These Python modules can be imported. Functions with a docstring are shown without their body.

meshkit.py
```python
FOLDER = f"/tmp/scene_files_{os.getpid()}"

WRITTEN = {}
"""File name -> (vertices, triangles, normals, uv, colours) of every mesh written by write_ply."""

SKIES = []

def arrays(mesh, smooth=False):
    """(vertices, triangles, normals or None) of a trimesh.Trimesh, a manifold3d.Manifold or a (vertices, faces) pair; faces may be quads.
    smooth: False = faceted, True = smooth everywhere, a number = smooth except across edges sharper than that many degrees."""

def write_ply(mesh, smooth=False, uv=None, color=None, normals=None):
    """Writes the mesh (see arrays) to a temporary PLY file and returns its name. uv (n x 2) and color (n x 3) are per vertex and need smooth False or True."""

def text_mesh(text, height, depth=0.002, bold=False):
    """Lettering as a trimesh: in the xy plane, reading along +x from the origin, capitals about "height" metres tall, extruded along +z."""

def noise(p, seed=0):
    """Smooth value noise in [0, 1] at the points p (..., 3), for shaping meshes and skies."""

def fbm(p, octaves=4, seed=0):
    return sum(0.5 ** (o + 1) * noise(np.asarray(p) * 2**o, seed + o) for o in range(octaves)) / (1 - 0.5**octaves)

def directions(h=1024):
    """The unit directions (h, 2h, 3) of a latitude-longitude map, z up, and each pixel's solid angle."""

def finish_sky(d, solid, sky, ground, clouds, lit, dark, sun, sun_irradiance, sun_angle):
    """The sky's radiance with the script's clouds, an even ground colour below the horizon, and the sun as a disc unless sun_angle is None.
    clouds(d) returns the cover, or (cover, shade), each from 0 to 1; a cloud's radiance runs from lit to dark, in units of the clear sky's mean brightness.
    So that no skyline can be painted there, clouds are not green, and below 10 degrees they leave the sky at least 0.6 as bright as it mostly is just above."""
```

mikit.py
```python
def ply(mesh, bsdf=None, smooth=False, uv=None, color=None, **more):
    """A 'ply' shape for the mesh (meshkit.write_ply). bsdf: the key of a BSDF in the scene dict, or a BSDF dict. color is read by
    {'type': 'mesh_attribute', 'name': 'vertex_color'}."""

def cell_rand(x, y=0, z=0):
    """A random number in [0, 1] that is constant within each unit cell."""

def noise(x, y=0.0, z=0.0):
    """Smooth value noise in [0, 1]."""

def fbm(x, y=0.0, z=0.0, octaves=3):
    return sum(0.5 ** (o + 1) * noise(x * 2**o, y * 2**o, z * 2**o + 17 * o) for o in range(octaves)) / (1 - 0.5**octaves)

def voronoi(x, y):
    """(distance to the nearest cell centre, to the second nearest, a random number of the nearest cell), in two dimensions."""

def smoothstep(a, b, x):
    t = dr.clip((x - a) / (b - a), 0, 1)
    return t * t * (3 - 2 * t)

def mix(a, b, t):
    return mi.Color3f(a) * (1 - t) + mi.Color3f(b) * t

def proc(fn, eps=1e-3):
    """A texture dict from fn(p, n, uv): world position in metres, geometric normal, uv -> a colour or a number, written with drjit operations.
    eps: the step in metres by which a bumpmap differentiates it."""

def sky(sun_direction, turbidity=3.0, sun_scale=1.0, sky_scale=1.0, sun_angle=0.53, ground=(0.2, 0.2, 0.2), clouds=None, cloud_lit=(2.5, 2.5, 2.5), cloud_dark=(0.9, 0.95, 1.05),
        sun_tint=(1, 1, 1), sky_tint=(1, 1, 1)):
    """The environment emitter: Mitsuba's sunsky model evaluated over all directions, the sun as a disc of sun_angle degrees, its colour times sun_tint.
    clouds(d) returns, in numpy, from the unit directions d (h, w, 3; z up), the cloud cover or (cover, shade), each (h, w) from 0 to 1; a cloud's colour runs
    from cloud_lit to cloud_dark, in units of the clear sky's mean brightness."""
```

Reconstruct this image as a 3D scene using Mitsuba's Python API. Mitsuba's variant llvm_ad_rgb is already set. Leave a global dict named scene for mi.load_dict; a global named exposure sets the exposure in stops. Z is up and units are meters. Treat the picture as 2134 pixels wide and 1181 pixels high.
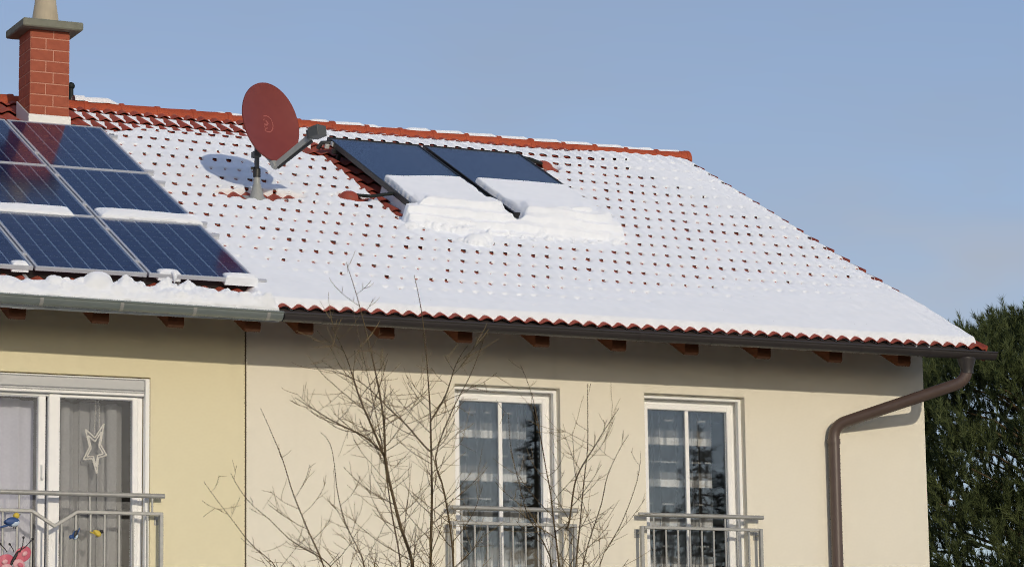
import math, numpy as np, trimesh, shapely, drjit as dr, mitsuba as mi, mikit, meshkit
from mikit import noise, fbm, cell_rand, smoothstep, mix
from shapely.geometry import Polygon, box as sbox
from trimesh.creation import extrude_polygon

# ---------------------------------------------------------------- camera, sky, exposure
T = mi.ScalarTransform4f
CAM = np.array([-9.2952, -24.7261, 1.5074])
DIR = np.array([0.429418, 0.889054, 0.158691])
UP = [-0.056555, -0.148899, 0.987234]
exposure = 1.0
SUN_ELEV, SUN_SIDE = 15.2, -0.03
sun_dir = [SUN_SIDE, -math.cos(math.radians(SUN_ELEV)), math.sin(math.radians(SUN_ELEV))]


def clouds(d):
    az = np.arctan2(d[..., 0], d[..., 1])
    p = np.stack([az * 9.0, d[..., 2] * 26.0, az * 0], -1)
    veil = np.clip((meshkit.fbm(p, 4, 5) - 0.42) * 1.7, 0, 1)
    puff = np.clip(meshkit.fbm(p * [1.6, 1.9, 1], 5, 9) * 2.6 - 0.75, 0, 1)
    bank = np.exp(-((az - 0.61) / 0.075) ** 2 - ((d[..., 2] - 0.165) / 0.032) ** 2) * puff
    return 0.06 + 0.30 * veil + 0.55 * bank, 0.55 - 0.5 * np.clip(bank * 1.5, 0, 1)


scene = {
    "camera": {"type": "perspective", "fov": 19.3452, "fov_axis": "x", "near_clip": 0.5, "far_clip": 3000.0,
               "to_world": T().look_at(origin=CAM.tolist(), target=(CAM + DIR).tolist(), up=UP)},
    "daylight": mikit.sky(sun_dir, turbidity=3.0, sky_scale=2.2, sky_tint=(1.01, 0.975, 1.19), sun_tint=(0.80, 1.025, 1.66), clouds=clouds, cloud_lit=(1.5, 1.55, 1.72), cloud_dark=(0.8, 0.9, 1.05)),
}
labels = {}
rng = np.random.default_rng(7)

# ---------------------------------------------------------------- materials


def solid(name, fn, rough=0.9, spec=0.2, bump=None, scale=0.001, eps=2e-3, **kw):
    b = {"type": "principled", "base_color": mikit.proc(fn) if callable(fn) else {"type": "rgb", "value": list(fn)}, "roughness": rough, "specular": spec, **kw}
    if bump is not None:
        b = {"type": "bumpmap", "arbitrary": mikit.proc(bump, eps), "scale": scale, "bsdf": b}
    scene[name] = {"type": "twosided", "bsdf": b}


def plaster(a, b):
    def f(p, n, uv):
        t = fbm(p.x * 1.1, p.y * 1.1, p.z * 0.8, 4) * 0.65 + noise(p.x * 60, p.y * 60, p.z * 60) * 0.35
        streak = smoothstep(0.55, 0.8, fbm(p.x * 5.0, p.y * 5.0, p.z * 0.35, 3))
        return mix(mix(a, b, t), (0.40, 0.35, 0.26), streak * 0.10)
    return f


def grain(p, n, uv):
    return noise(p.x * 160, p.y * 160, p.z * 160) + 0.7 * noise(p.x * 70, p.y * 70, p.z * 70)


def soft(k):
    return lambda p, n, uv: fbm(p.x * k, p.y * k, p.z * k, 3)


def clay(a, b, lichen):
    def f(p, n, uv):
        tile = cell_rand((p.x - 0.075) / 0.3, p.y / 0.305, 3)
        t = 0.5 * tile + 0.5 * fbm(p.x * 14, p.y * 14, p.z * 14, 3)
        moss = smoothstep(0.60, 0.72, fbm(p.x * 34, p.y * 34, p.z * 34, 3))
        return mix(mix(a, b, t), (0.20, 0.14, 0.10), moss * lichen)
    return f


def speckle(a, b, k):
    return lambda p, n, uv: mix(a, b, fbm(p.x * k, p.y * k, p.z * k, 4))


solid("cream_plaster", plaster((0.775, 0.73, 0.61), (0.825, 0.78, 0.665)), 1.0, 0.1, grain, 0.0007, 1e-3)
solid("yellow_plaster", plaster((0.74, 0.675, 0.465), (0.79, 0.73, 0.515)), 1.0, 0.1, grain, 0.0007, 1e-3)
solid("snow", speckle((0.80, 0.83, 0.87), (0.87, 0.89, 0.92), 9.0), 0.75, 0.25, lambda p, n, uv: fbm(p.x * 26, p.y * 26, p.z * 26, 3) + 0.35 * noise(p.x * 150, p.y * 150, p.z * 150), 0.008, 3e-3)
solid("tile_clay", clay((0.25, 0.048, 0.032), (0.38, 0.085, 0.052), 0.5), 0.7, 0.3, soft(90), 0.001)
solid("ridge_clay", clay((0.34, 0.058, 0.024), (0.45, 0.088, 0.034), 0.2), 0.65, 0.3, soft(90), 0.001)
solid("brick_red", speckle((0.30, 0.080, 0.048), (0.40, 0.115, 0.066), 22.0), 0.85, 0.2, soft(120), 0.001)
solid("mortar", (0.55, 0.28, 0.20), 0.95, 0.1)
solid("concrete", speckle((0.16, 0.165, 0.13), (0.25, 0.25, 0.20), 14.0), 0.95, 0.1, soft(60), 0.002)
solid("pot_clay", speckle((0.42, 0.36, 0.26), (0.52, 0.45, 0.33), 8.0), 0.9, 0.15, soft(50), 0.001)
solid("zinc", speckle((0.17, 0.205, 0.20), (0.235, 0.265, 0.26), 6.0), 0.42, 0.5, None, metallic=0.35)
solid("zinc_bright", (0.62, 0.63, 0.62), 0.5, 0.5, metallic=0.3)
solid("gutter_brown", speckle((0.030, 0.026, 0.027), (0.042, 0.036, 0.036), 7.0), 0.42, 0.5)
solid("pipe_brown", speckle((0.085, 0.058, 0.050), (0.11, 0.077, 0.066), 7.0), 0.42, 0.5)
solid("rafter_wood", lambda p, n, uv: mix((0.115, 0.038, 0.015), (0.20, 0.070, 0.027), fbm(p.x * 45, p.y * 4, p.z * 45, 3)), 0.6, 0.3)
solid("white_plastic", speckle((0.83, 0.83, 0.83), (0.87, 0.87, 0.86), 5.0), 0.35, 0.4)
solid("grey_plastic", (0.50, 0.51, 0.52), 0.45, 0.4)
solid("galvanised", speckle((0.30, 0.30, 0.29), (0.42, 0.42, 0.40), 30.0), 0.45, 0.5, metallic=0.3)
solid("aluminium", (0.62, 0.63, 0.65), 0.38, 0.5, metallic=0.4)
solid("cell_blue", lambda p, n, uv: mix((0.007, 0.018, 0.090), (0.014, 0.036, 0.150), cell_rand(p.x * 42 + p.y * 9, p.y * 31 - p.x * 5, 1) * 0.55 + 0.45 * noise(p.x * 60, p.y * 60, p.z * 20)), 0.45, 0.3)
solid("backsheet", (0.66, 0.69, 0.74), 0.6, 0.3)
solid("absorber", (0.008, 0.016, 0.050), 0.5, 0.3)
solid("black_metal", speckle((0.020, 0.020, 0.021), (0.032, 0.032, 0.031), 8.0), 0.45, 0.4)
solid("rubber", (0.012, 0.016, 0.014), 0.6, 0.3)
solid("dish_red", speckle((0.185, 0.036, 0.028), (0.215, 0.045, 0.034), 12.0), 0.42, 0.4)
solid("emblem_red", (0.36, 0.10, 0.082), 0.5, 0.3)
solid("arm_grey", speckle((0.27, 0.28, 0.27), (0.34, 0.35, 0.34), 9.0), 0.45, 0.4)
solid("receiver_grey", (0.085, 0.09, 0.088), 0.5, 0.4)
solid("pole_grey", (0.10, 0.105, 0.11), 0.45, 0.4)
solid("room_paint", (0.20, 0.185, 0.165), 0.9, 0.1)
solid("joint_sealant", (0.10, 0.08, 0.05), 0.8, 0.2)
solid("bark", speckle((0.070, 0.050, 0.028), (0.150, 0.108, 0.060), 40.0), 0.85, 0.2)
solid("twig_bark", speckle((0.19, 0.135, 0.065), (0.29, 0.215, 0.11), 20.0), 0.85, 0.2)
solid("pine_needles", speckle((0.024, 0.042, 0.014), (0.125, 0.150, 0.055), 4.5), 0.6, 0.25)
solid("spruce_needles", speckle((0.016, 0.024, 0.012), (0.035, 0.045, 0.02), 2.0), 0.7, 0.2)
solid("lawn", lambda p, n, uv: mix((0.085, 0.085, 0.035), (0.72, 0.74, 0.78), smoothstep(0.60, 0.68, fbm(p.x * 0.22, p.y * 0.22, 1.0, 5))), 0.95, 0.1)
solid("fabric_grey", speckle((0.225, 0.23, 0.24), (0.265, 0.27, 0.28), 60.0), 0.95, 0.1)
solid("fabric_white", speckle((0.41, 0.42, 0.50), (0.46, 0.47, 0.55), 60.0), 0.95, 0.1)
solid("star_wood", (0.62, 0.60, 0.55), 0.7, 0.2)
solid("paint_blue", (0.035, 0.085, 0.24), 0.5, 0.4)
solid("paint_light_blue", (0.55, 0.66, 0.78), 0.5, 0.4)
solid("paint_black", (0.015, 0.015, 0.016), 0.5, 0.4)
solid("paint_yellow", (0.62, 0.47, 0.07), 0.5, 0.4)
solid("paint_pink", (0.55, 0.12, 0.17), 0.5, 0.4)
solid("paint_pale_pink", (0.66, 0.36, 0.38), 0.5, 0.4)
scene["window_glass"] = {"type": "thindielectric", "int_ior": 1.5, "specular_reflectance": {"type": "rgb", "value": [0.74, 0.88, 1.0]}}
scene["solar_glass"] = {"type": "bumpmap", "arbitrary": mikit.proc(lambda p, n, uv: noise(p.x * 240, p.y * 240, p.z * 240), 4e-4), "scale": 0.00014, "bsdf": {"type": "thindielectric", "int_ior": 1.155}}
scene["plain_glass"] = {"type": "thindielectric", "int_ior": 1.5}
scene["collector_glass"] = {"type": "thindielectric", "int_ior": 1.26}


def voile(p, n, uv):
    z = (p.z - 4.54) / 0.404
    f = z - dr.floor(z)                                   # the woven repeat of the cloth, 0.40 m
    band = smoothstep(0.0, 0.02, f) * (1 - smoothstep(0.175, 0.195, f))
    half = smoothstep(0.17, 0.19, f) * (1 - smoothstep(0.34, 0.38, f))
    cord = smoothstep(0.585, 0.59, f) * (1 - smoothstep(0.615, 0.62, f))
    k = dr.floor(z)
    lace = 0.45 + 0.55 * smoothstep(0.42, 0.56, noise(p.x * 26, k * 7.3))
    cords = smoothstep(0.40, 0.50, noise(p.x * 17, k * 3.1 + 40))
    return dr.minimum(0.02 + 0.78 * band * lace + 0.18 * half * lace + 0.45 * cord * cords, 0.9)


scene["voile"] = {"type": "mask", "opacity": mikit.proc(voile), "bsdf": {"type": "twosided", "bsdf": {"type": "diffuse", "reflectance": {"type": "rgb", "value": [0.72, 0.72, 0.70]}}}}

# ---------------------------------------------------------------- helpers
used = {}
WALL_Y = 0.25                                             # the street face of both houses
shift = [0.0]                                             # set while things are built relative to that face


def key_of(name):
    k = used.get(name, 0)
    used[name] = k + 1
    return name if k == 0 else f"{name}_{k:03d}"


def obj(name, mesh, bsdf, parent=None, smooth=False, **more):
    key = key_of(f"{parent}__{name}" if parent else name)
    if shift[0] and not isinstance(mesh, dict):
        mesh = mesh.copy()
        mesh.apply_translation([0, shift[0], 0])
    scene[key] = mikit.ply(mesh, bsdf, smooth=smooth) if not isinstance(mesh, dict) else {**mesh, **more}
    return key


def tag(key, label=None, cat=None, group=None, kind=None):
    d = labels.setdefault(key, {})
    for k, v in (("label", label), ("category", cat), ("group", group), ("kind", kind)):
        if v:
            d[k] = v
    return key


def thing(name, label, cat, group=None):
    return tag(key_of(name), label, cat, group)


def cat(ms):
    return trimesh.util.concatenate([m if isinstance(m, trimesh.Trimesh) else trimesh.Trimesh(*m, process=False) for m in ms])


def bx(x0, x1, y0, y1, z0, z1, r=0.0):
    """A box, its edges bevelled by r."""
    if r <= 0:
        m = trimesh.creation.box((x1 - x0, y1 - y0, z1 - z0))
    else:
        h = np.array([x1 - x0, y1 - y0, z1 - z0]) / 2
        pts = []
        for k in range(3):
            q = h - r
            q[k] = h[k]
            pts += [q * [a, b, c] for a in (-1, 1) for b in (-1, 1) for c in (-1, 1)]
        m = trimesh.convex.convex_hull(np.array(pts))
    m.apply_translation([(x0 + x1) / 2, (y0 + y1) / 2, (z0 + z1) / 2])
    return m


def tube(points, radii, sides=8, caps=True):
    p = np.asarray(points, float)
    r = np.broadcast_to(np.asarray(radii, float), (len(p),))
    t = np.gradient(p, axis=0)
    t /= np.linalg.norm(t, axis=1, keepdims=True) + 1e-12
    a0 = np.cross(t[0], [0, 0, 1.0] if abs(t[0][2]) < 0.9 else [1.0, 0, 0])
    A = []
    for k in range(len(p)):
        a0 = a0 - t[k] * (a0 @ t[k])
        a0 /= np.linalg.norm(a0)
        A.append(a0)
    a = np.array(A)
    b = np.cross(t, a)
    ang = np.arange(sides) * 2 * np.pi / sides
    v = p[:, None] + r[:, None, None] * (np.cos(ang)[None, :, None] * a[:, None] + np.sin(ang)[None, :, None] * b[:, None])
    i, j = np.meshgrid(np.arange(len(p) - 1), np.arange(sides), indexing="ij")
    q = np.stack([i * sides + j, i * sides + (j + 1) % sides, (i + 1) * sides + (j + 1) % sides, (i + 1) * sides + j], -1).reshape(-1, 4)
    f = np.vstack([q[:, [0, 1, 2]], q[:, [0, 2, 3]]])
    v = v.reshape(-1, 3)
    if caps:
        n = len(v)
        v = np.vstack([v, p[0], p[-1]])
        k = np.arange(sides)
        e = (len(p) - 1) * sides
        f = np.vstack([f, np.stack([(k + 1) % sides, k, k * 0 + n], 1), np.stack([e + k, e + (k + 1) % sides, k * 0 + n + 1], 1)])
    return trimesh.Trimesh(v, f, process=False)


def bend(points, r, n=7):
    """A polyline whose corners are rounded with radius about r."""
    p = [np.asarray(q, float) for q in points]
    out = [p[0]]
    for a, b, c in zip(p[:-2], p[1:-1], p[2:]):
        u, v = (a - b) / np.linalg.norm(a - b), (c - b) / np.linalg.norm(c - b)
        for t in np.linspace(0, 1, n):
            out.append((1 - t) ** 2 * (b + u * r) + 2 * t * (1 - t) * b + t * t * (b + v * r))
    return np.array(out + [p[-1]])


def lathe(profile, segs=28):
    return trimesh.creation.revolve(np.array(profile, float), sections=segs)


def grid_faces(nu, nv):
    i, j = np.meshgrid(np.arange(nu - 1), np.arange(nv - 1), indexing="ij")
    a = i * nv + j
    return np.vstack([np.stack([a, a + nv, a + nv + 1], -1).reshape(-1, 3), np.stack([a, a + nv + 1, a + 1], -1).reshape(-1, 3)])


def sm(a, b, x):
    t = np.clip((x - a) / (b - a), 0, 1)
    return t * t * (3 - 2 * t)


def nz(x, y, kx, ky=None, seed=0, octaves=3):
    return meshkit.fbm(np.stack(np.broadcast_arrays(np.asarray(x) * kx, np.asarray(y) * (ky or kx), 0.37), -1), octaves, seed)


# roof coordinates: x along the eaves, s up the slope, n out of it (n = 0 is the glass of the photovoltaic panels)
PITCH = math.radians(26.829)
CP, SP = math.cos(PITCH), math.sin(PITCH)


def roof(v):
    v = np.asarray(v, float)
    x, s, n = v[..., 0], v[..., 1], v[..., 2]
    return np.stack([x, -0.35 + s * CP - n * SP, 5.75 + s * SP + n * CP], -1)


def on_roof(m):
    m = m.copy()
    m.vertices = roof(m.vertices)
    return m


ROOF_M = T([[1, 0, 0, 0], [0, CP, -SP, -0.35], [0, SP, CP, 5.75], [0, 0, 0, 1]])
WAVE, GAUGE, S0, NB, AMP, STEP, SRIDGE = 0.15, 0.342, -0.38, -0.165, 0.036, 0.032, 6.35


def wave(x):
    return (0.5 + 0.5 * np.cos((x - 0.15) * 2 * np.pi / WAVE)) ** 0.85


# ---------------------------------------------------------------- ground
g = np.concatenate([np.linspace(-900, -60, 22), np.linspace(-50, 50, 41), np.linspace(60, 900, 22)])
gx, gy = np.meshgrid(g, g, indexing="ij")
gz = (nz(gx, gy, 0.05, seed=2) - 0.5) * 0.25
obj("ground", trimesh.Trimesh(np.stack([gx, gy, gz - 0.05], -1).reshape(-1, 3), grid_faces(len(g), len(g)), process=False), "lawn", smooth=True)
tag("ground", "wide lawn with patches of old snow in front of the houses", "ground", kind="structure")

# ---------------------------------------------------------------- the two houses
cream = thing("cream_house", "cream rendered end house with a snow covered red tile roof and two tall windows", "house")
yellow = thing("yellow_house", "yellow rendered house at the left with brick chimney and solar panels on its roof", "house")
XJ = 0.117


def wall_with_holes(x0, x1, holes, z1):
    poly = sbox(x0, 0, x1, z1)
    for a, b, c, d in holes:
        poly = poly.difference(sbox(a, c, b, d))
    m = extrude_polygon(poly, 0.35, engine="earcut")
    v = m.vertices.copy()
    m.vertices = np.stack([v[:, 0], 0.35 - v[:, 2], v[:, 1]], -1)
    m.invert()
    m.fix_normals()
    return m


W1, W2, W0 = (2.165, 3.251, 2.78, 5.0), (4.146, 5.242, 2.78, 4.997), (-2.755, -0.772, 2.75, 4.927)
XR, XL, DEPTH = 7.301, -3.6, 11.1


def gable(x, thick):
    zr = 8.30
    poly = Polygon([(0.352, -0.3), (DEPTH, -0.3), (DEPTH, 5.45), (5.4, zr), (0.352, 5.63)])
    m = extrude_polygon(poly, thick, engine="earcut")
    v = m.vertices.copy()
    m.vertices = np.stack([x + v[:, 2], v[:, 0], v[:, 1]], -1)
    m.fix_normals()
    return m


shift[0] = WALL_Y
obj("wall", wall_with_holes(XJ + 0.008, XR, [W1, W2], 5.52), "cream_plaster", cream)
obj("gable_wall", gable(XR - 0.30, 0.30), "cream_plaster", cream)
obj("rear_wall", bx(XJ + 0.02, XR - 0.01, DEPTH - 0.3, DEPTH - 0.003, -0.3, 5.44), "cream_plaster", cream)
obj("wall", wall_with_holes(XL, XJ - 0.008, [W0], 5.52), "yellow_plaster", yellow)
obj("rear_wall", bx(XL, XJ - 0.02, DEPTH - 0.3, DEPTH - 0.003, -0.3, 5.44), "yellow_plaster", yellow)
obj("gable_wall", gable(XL + 0.004, 0.30), "yellow_plaster", yellow)
obj("expansion_joint", bx(XJ - 0.02, XJ + 0.02, 0.006, 0.2, 0, 5.5), "joint_sealant", cream)
for hk, xa, xb, mat in ((cream, XJ + 0.35, XR - 0.32, "room_paint"), (yellow, XL + 0.32, XJ - 0.35, "room_paint")):
    y0, y1, z0, z1 = 0.353, 4.0, 2.66, 5.2
    v = np.array([[x, y, z] for x in (xa, xb) for y in (y0, y1) for z in (z0, z1)])
    quads = np.array([[2, 3, 7, 6], [0, 1, 3, 2], [4, 6, 7, 5], [0, 2, 6, 4], [1, 5, 7, 3]])
    obj("room", trimesh.Trimesh(v, np.vstack([quads[:, [0, 1, 2]], quads[:, [0, 2, 3]]]), process=False), mat, hk)


shift[0] = 0.0


def deck(x0, x1):
    """Boarding and felt under the tiles, front and back slope."""
    front = np.array([[x, s, n] for x in (x0, x1) for s, n in ((S0 + 0.06, -0.19), (SRIDGE + 0.06, -0.19), (SRIDGE + 0.06, -0.25), (S0 + 0.06, -0.25))])
    fr = roof(front)
    bk = fr.copy()
    yr = roof([0, SRIDGE + 0.04, -0.19])[1]
    bk[:, 1] = 2 * yr - bk[:, 1]
    q = np.array([[0, 1, 5, 4], [1, 2, 6, 5], [2, 3, 7, 6], [3, 0, 4, 7], [0, 3, 2, 1], [4, 5, 6, 7]])
    f = np.vstack([q[:, [0, 1, 2]], q[:, [0, 2, 3]]])
    a, b = trimesh.Trimesh(fr, f, process=False), trimesh.Trimesh(bk, f, process=False)
    a.fix_normals()
    b.fix_normals()
    return cat([a, b])


cream_roof = obj("roof", deck(0.05, 7.42), "rafter_wood", cream)
yellow_roof = obj("roof", deck(-3.7, 0.045), "rafter_wood", yellow)


def tile_mesh(segs=16, length=GAUGE + 0.05, width=2 * WAVE):
    """One double-wave tile in roof coordinates about its left nose corner: top, nose face and a hollow underside at the nose."""
    x = np.linspace(0, width, segs + 1)
    w = wave(x + 0.075)
    rows = [(0.006, -0.012), (0.0, -0.009), (0.0, -0.003), (0.004, 0.0), (length * 0.5, -STEP * 0.5 * length / GAUGE), (length, -STEP * length / GAUGE)]
    v = np.stack([np.stack([x, np.full_like(x, s), NB + AMP * w + STEP + dn + (0 if k > 1 else 0.008 * (1 - w))], -1) for k, (s, dn) in enumerate(rows)])
    under = np.stack([x, np.full_like(x, 0.07), NB + AMP * w + STEP - 0.020], -1)
    v = np.concatenate([under[None], v])
    nr = len(rows) + 1
    m = trimesh.Trimesh(v.reshape(-1, 3), grid_faces(nr, segs + 1)[:, ::-1], process=False)
    m.vertices = m.vertices - [0, 0, 0]
    return m


tile_ply = mikit.ply(tile_mesh(16), "tile_clay", smooth=40)
tile_short_ply = mikit.ply(tile_mesh(16, length=0.235), "tile_clay", smooth=40)
X0T = 0.075
spots = [(0.075 + 0.3 * j, k) for k in range(20) for j in range(24)]


def shown(x, k):
    """Tiles that the snow leaves in view come first."""
    s = S0 + GAUGE * k
    return (k == 0) * 4.0 + (k >= 17) * (x < 2.6) * 3.0 + (abs(s - 3.2) < 0.4) * (abs(x - 1.1) < 0.5) * 2 + (2.1 < x < 2.7) * (2.6 < s < 5.4) * 2 - k * 0.01


order = sorted(spots, key=lambda q: -shown(*q))
rest = []
for i, (x, k) in enumerate(order):
    j = rng.normal(0, [0.0012, 0.003, 0.0014])
    s = S0 + GAUGE * k
    if i < 296:
        src = tile_short_ply if k == 19 else tile_ply
        obj("tile", {**src, "to_world": ROOF_M @ T().translate([x + j[0], s + j[1], j[2]])}, None, cream_roof)
    else:
        m = tile_mesh(12, length=0.235 if k == 19 else GAUGE + 0.05)
        m.apply_translation([x + j[0], s + j[1], j[2]])
        rest.append(on_roof(m))
tag(obj("snowed_tiles", cat(rest), "tile_clay", cream_roof, smooth=40), kind="stuff")
for k in range(20):
    for c in range(12):
        x = 0.075 - 0.3 * (c + 1)
        j = rng.normal(0, [0.0012, 0.003, 0.0014])
        src = tile_short_ply if k == 19 else tile_ply
        obj("tile", {**src, "to_world": ROOF_M @ T().translate([x + j[0], S0 + GAUGE * k + j[1], j[2]])}, None, yellow_roof)

# verge tiles at the right gable
vx0, vx1 = 7.275, 7.475
xs = np.linspace(0, vx1 - vx0 - 0.022, 10)
prof = np.concatenate([np.stack([xs, NB + AMP * wave(xs + vx0) + STEP], -1), [[vx1 - vx0 - 0.012, NB + STEP + 0.030], [vx1 - vx0, NB + STEP + 0.022], [vx1 - vx0, NB + STEP - 0.13], [vx1 - vx0 - 0.016, NB + STEP - 0.13], [vx1 - vx0 - 0.016, NB + STEP - 0.012]], np.stack([xs[::-1], NB + AMP * wave(xs[::-1] + vx0) + STEP - 0.018], -1)])


def verge_mesh(length):
    m = extrude_polygon(Polygon(prof), length, engine="earcut")
    v = m.vertices.copy()
    t = v[:, 2]
    m.vertices = np.stack([v[:, 0], t, v[:, 1] - STEP * t / GAUGE], -1)
    m.fix_normals()
    return m


verge_ply, verge_short = mikit.ply(verge_mesh(GAUGE + 0.03), "tile_clay", smooth=35), mikit.ply(verge_mesh(0.235), "tile_clay", smooth=35)
for k in range(20):
    obj("verge_tile", {**(verge_short if k == 19 else verge_ply), "to_world": ROOF_M @ T().translate([vx0, S0 + GAUGE * k, 0.002])}, None, cream_roof)

# ridge tiles: each overlaps the next one to its right
YR, ZR = roof([0, SRIDGE, NB])[1:]
ZR -= 0.018


def ridge_mesh(r0, r1, length):
    ang = np.radians(np.linspace(-12, 192, 22))
    rows = [(0, r0 - 0.014), (0.0, r0), (length - 0.05, r1 - 0.006), (length - 0.045, r1), (length, r1 + 0.002), (length, r1 - 0.014)]
    v = np.array([[[x, -np.cos(a) * r * 1.06, np.sin(a) * r] for a in ang] for x, r in rows])
    m = trimesh.Trimesh(v.reshape(-1, 3), grid_faces(len(rows), len(ang)), process=False)
    return m


ridge_ply = mikit.ply(ridge_mesh(0.100, 0.116, 0.435), "ridge_clay", smooth=30)
ridge_end = mikit.ply(cat([ridge_mesh(0.100, 0.124, 0.435)]), "ridge_clay", smooth=30)
RL = 0.4055
for k in range(28):
    x = 7.535 - 0.43 - RL * k
    hk = cream_roof if x > -0.1 else yellow_roof
    obj("ridge_tile", {**(ridge_end if k == 0 else ridge_ply), "to_world": T().translate([x, YR, ZR + float(rng.normal(0, 0.003))]) @ T().rotate([0, 0, 1], float(rng.normal(0, 0.35)))}, None, hk)
end = trimesh.creation.cylinder(radius=0.110, height=0.012, sections=24)
end.apply_transform(trimesh.transformations.rotation_matrix(np.pi / 2, [0, 1, 0]))
end.apply_translation([7.51, YR, ZR])
obj("ridge_end", end, "ridge_clay", cream_roof)

# hood tiles where the collector pipes pass through the roof
for x, s, turn in ((2.17, 3.40, 1), (5.20, 5.30, -1)):
    dome = trimesh.creation.icosphere(3, 1.0)
    v = dome.vertices
    v = v[:, :] * [0.105, 0.12, 0.085]
    dome.vertices = v
    keep = (dome.triangles_center[:, 2] > -0.02) & ~((dome.triangles_center[:, 0] * turn > 0.055) & (dome.triangles_center[:, 2] < 0.055))
    dome.update_faces(keep)
    dome.apply_translation([x, s, -0.135])
    pl = bx(x - 0.14, x + 0.14, s - 0.16, s + 0.15, -0.15, -0.125, 0.004)
    obj("hood_tile", cat([on_roof(dome), on_roof(pl)]), "tile_clay", cream_roof, smooth=40)

# rafters
for hk, centres in ((cream, (0.42, 1.195, 1.96, 2.735, 3.525, 4.29, 5.07, 5.86, 6.635)), (yellow, (-0.075, -0.78, -1.455, -2.185, -2.9))):
    for x in centres:
        poly = Polygon([(-0.44, 5.46), (-0.44, 5.296), (-0.41, 5.278), (0.27, 5.622), (0.27, 5.80)])
        m = extrude_polygon(poly, 0.145, engine="earcut")
        v = m.vertices.copy()
        m.vertices = np.stack([x - 0.0725 + v[:, 2], v[:, 0], v[:, 1]], -1)
        m.fix_normals()
        obj("rafter", m, "rafter_wood", hk)


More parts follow.
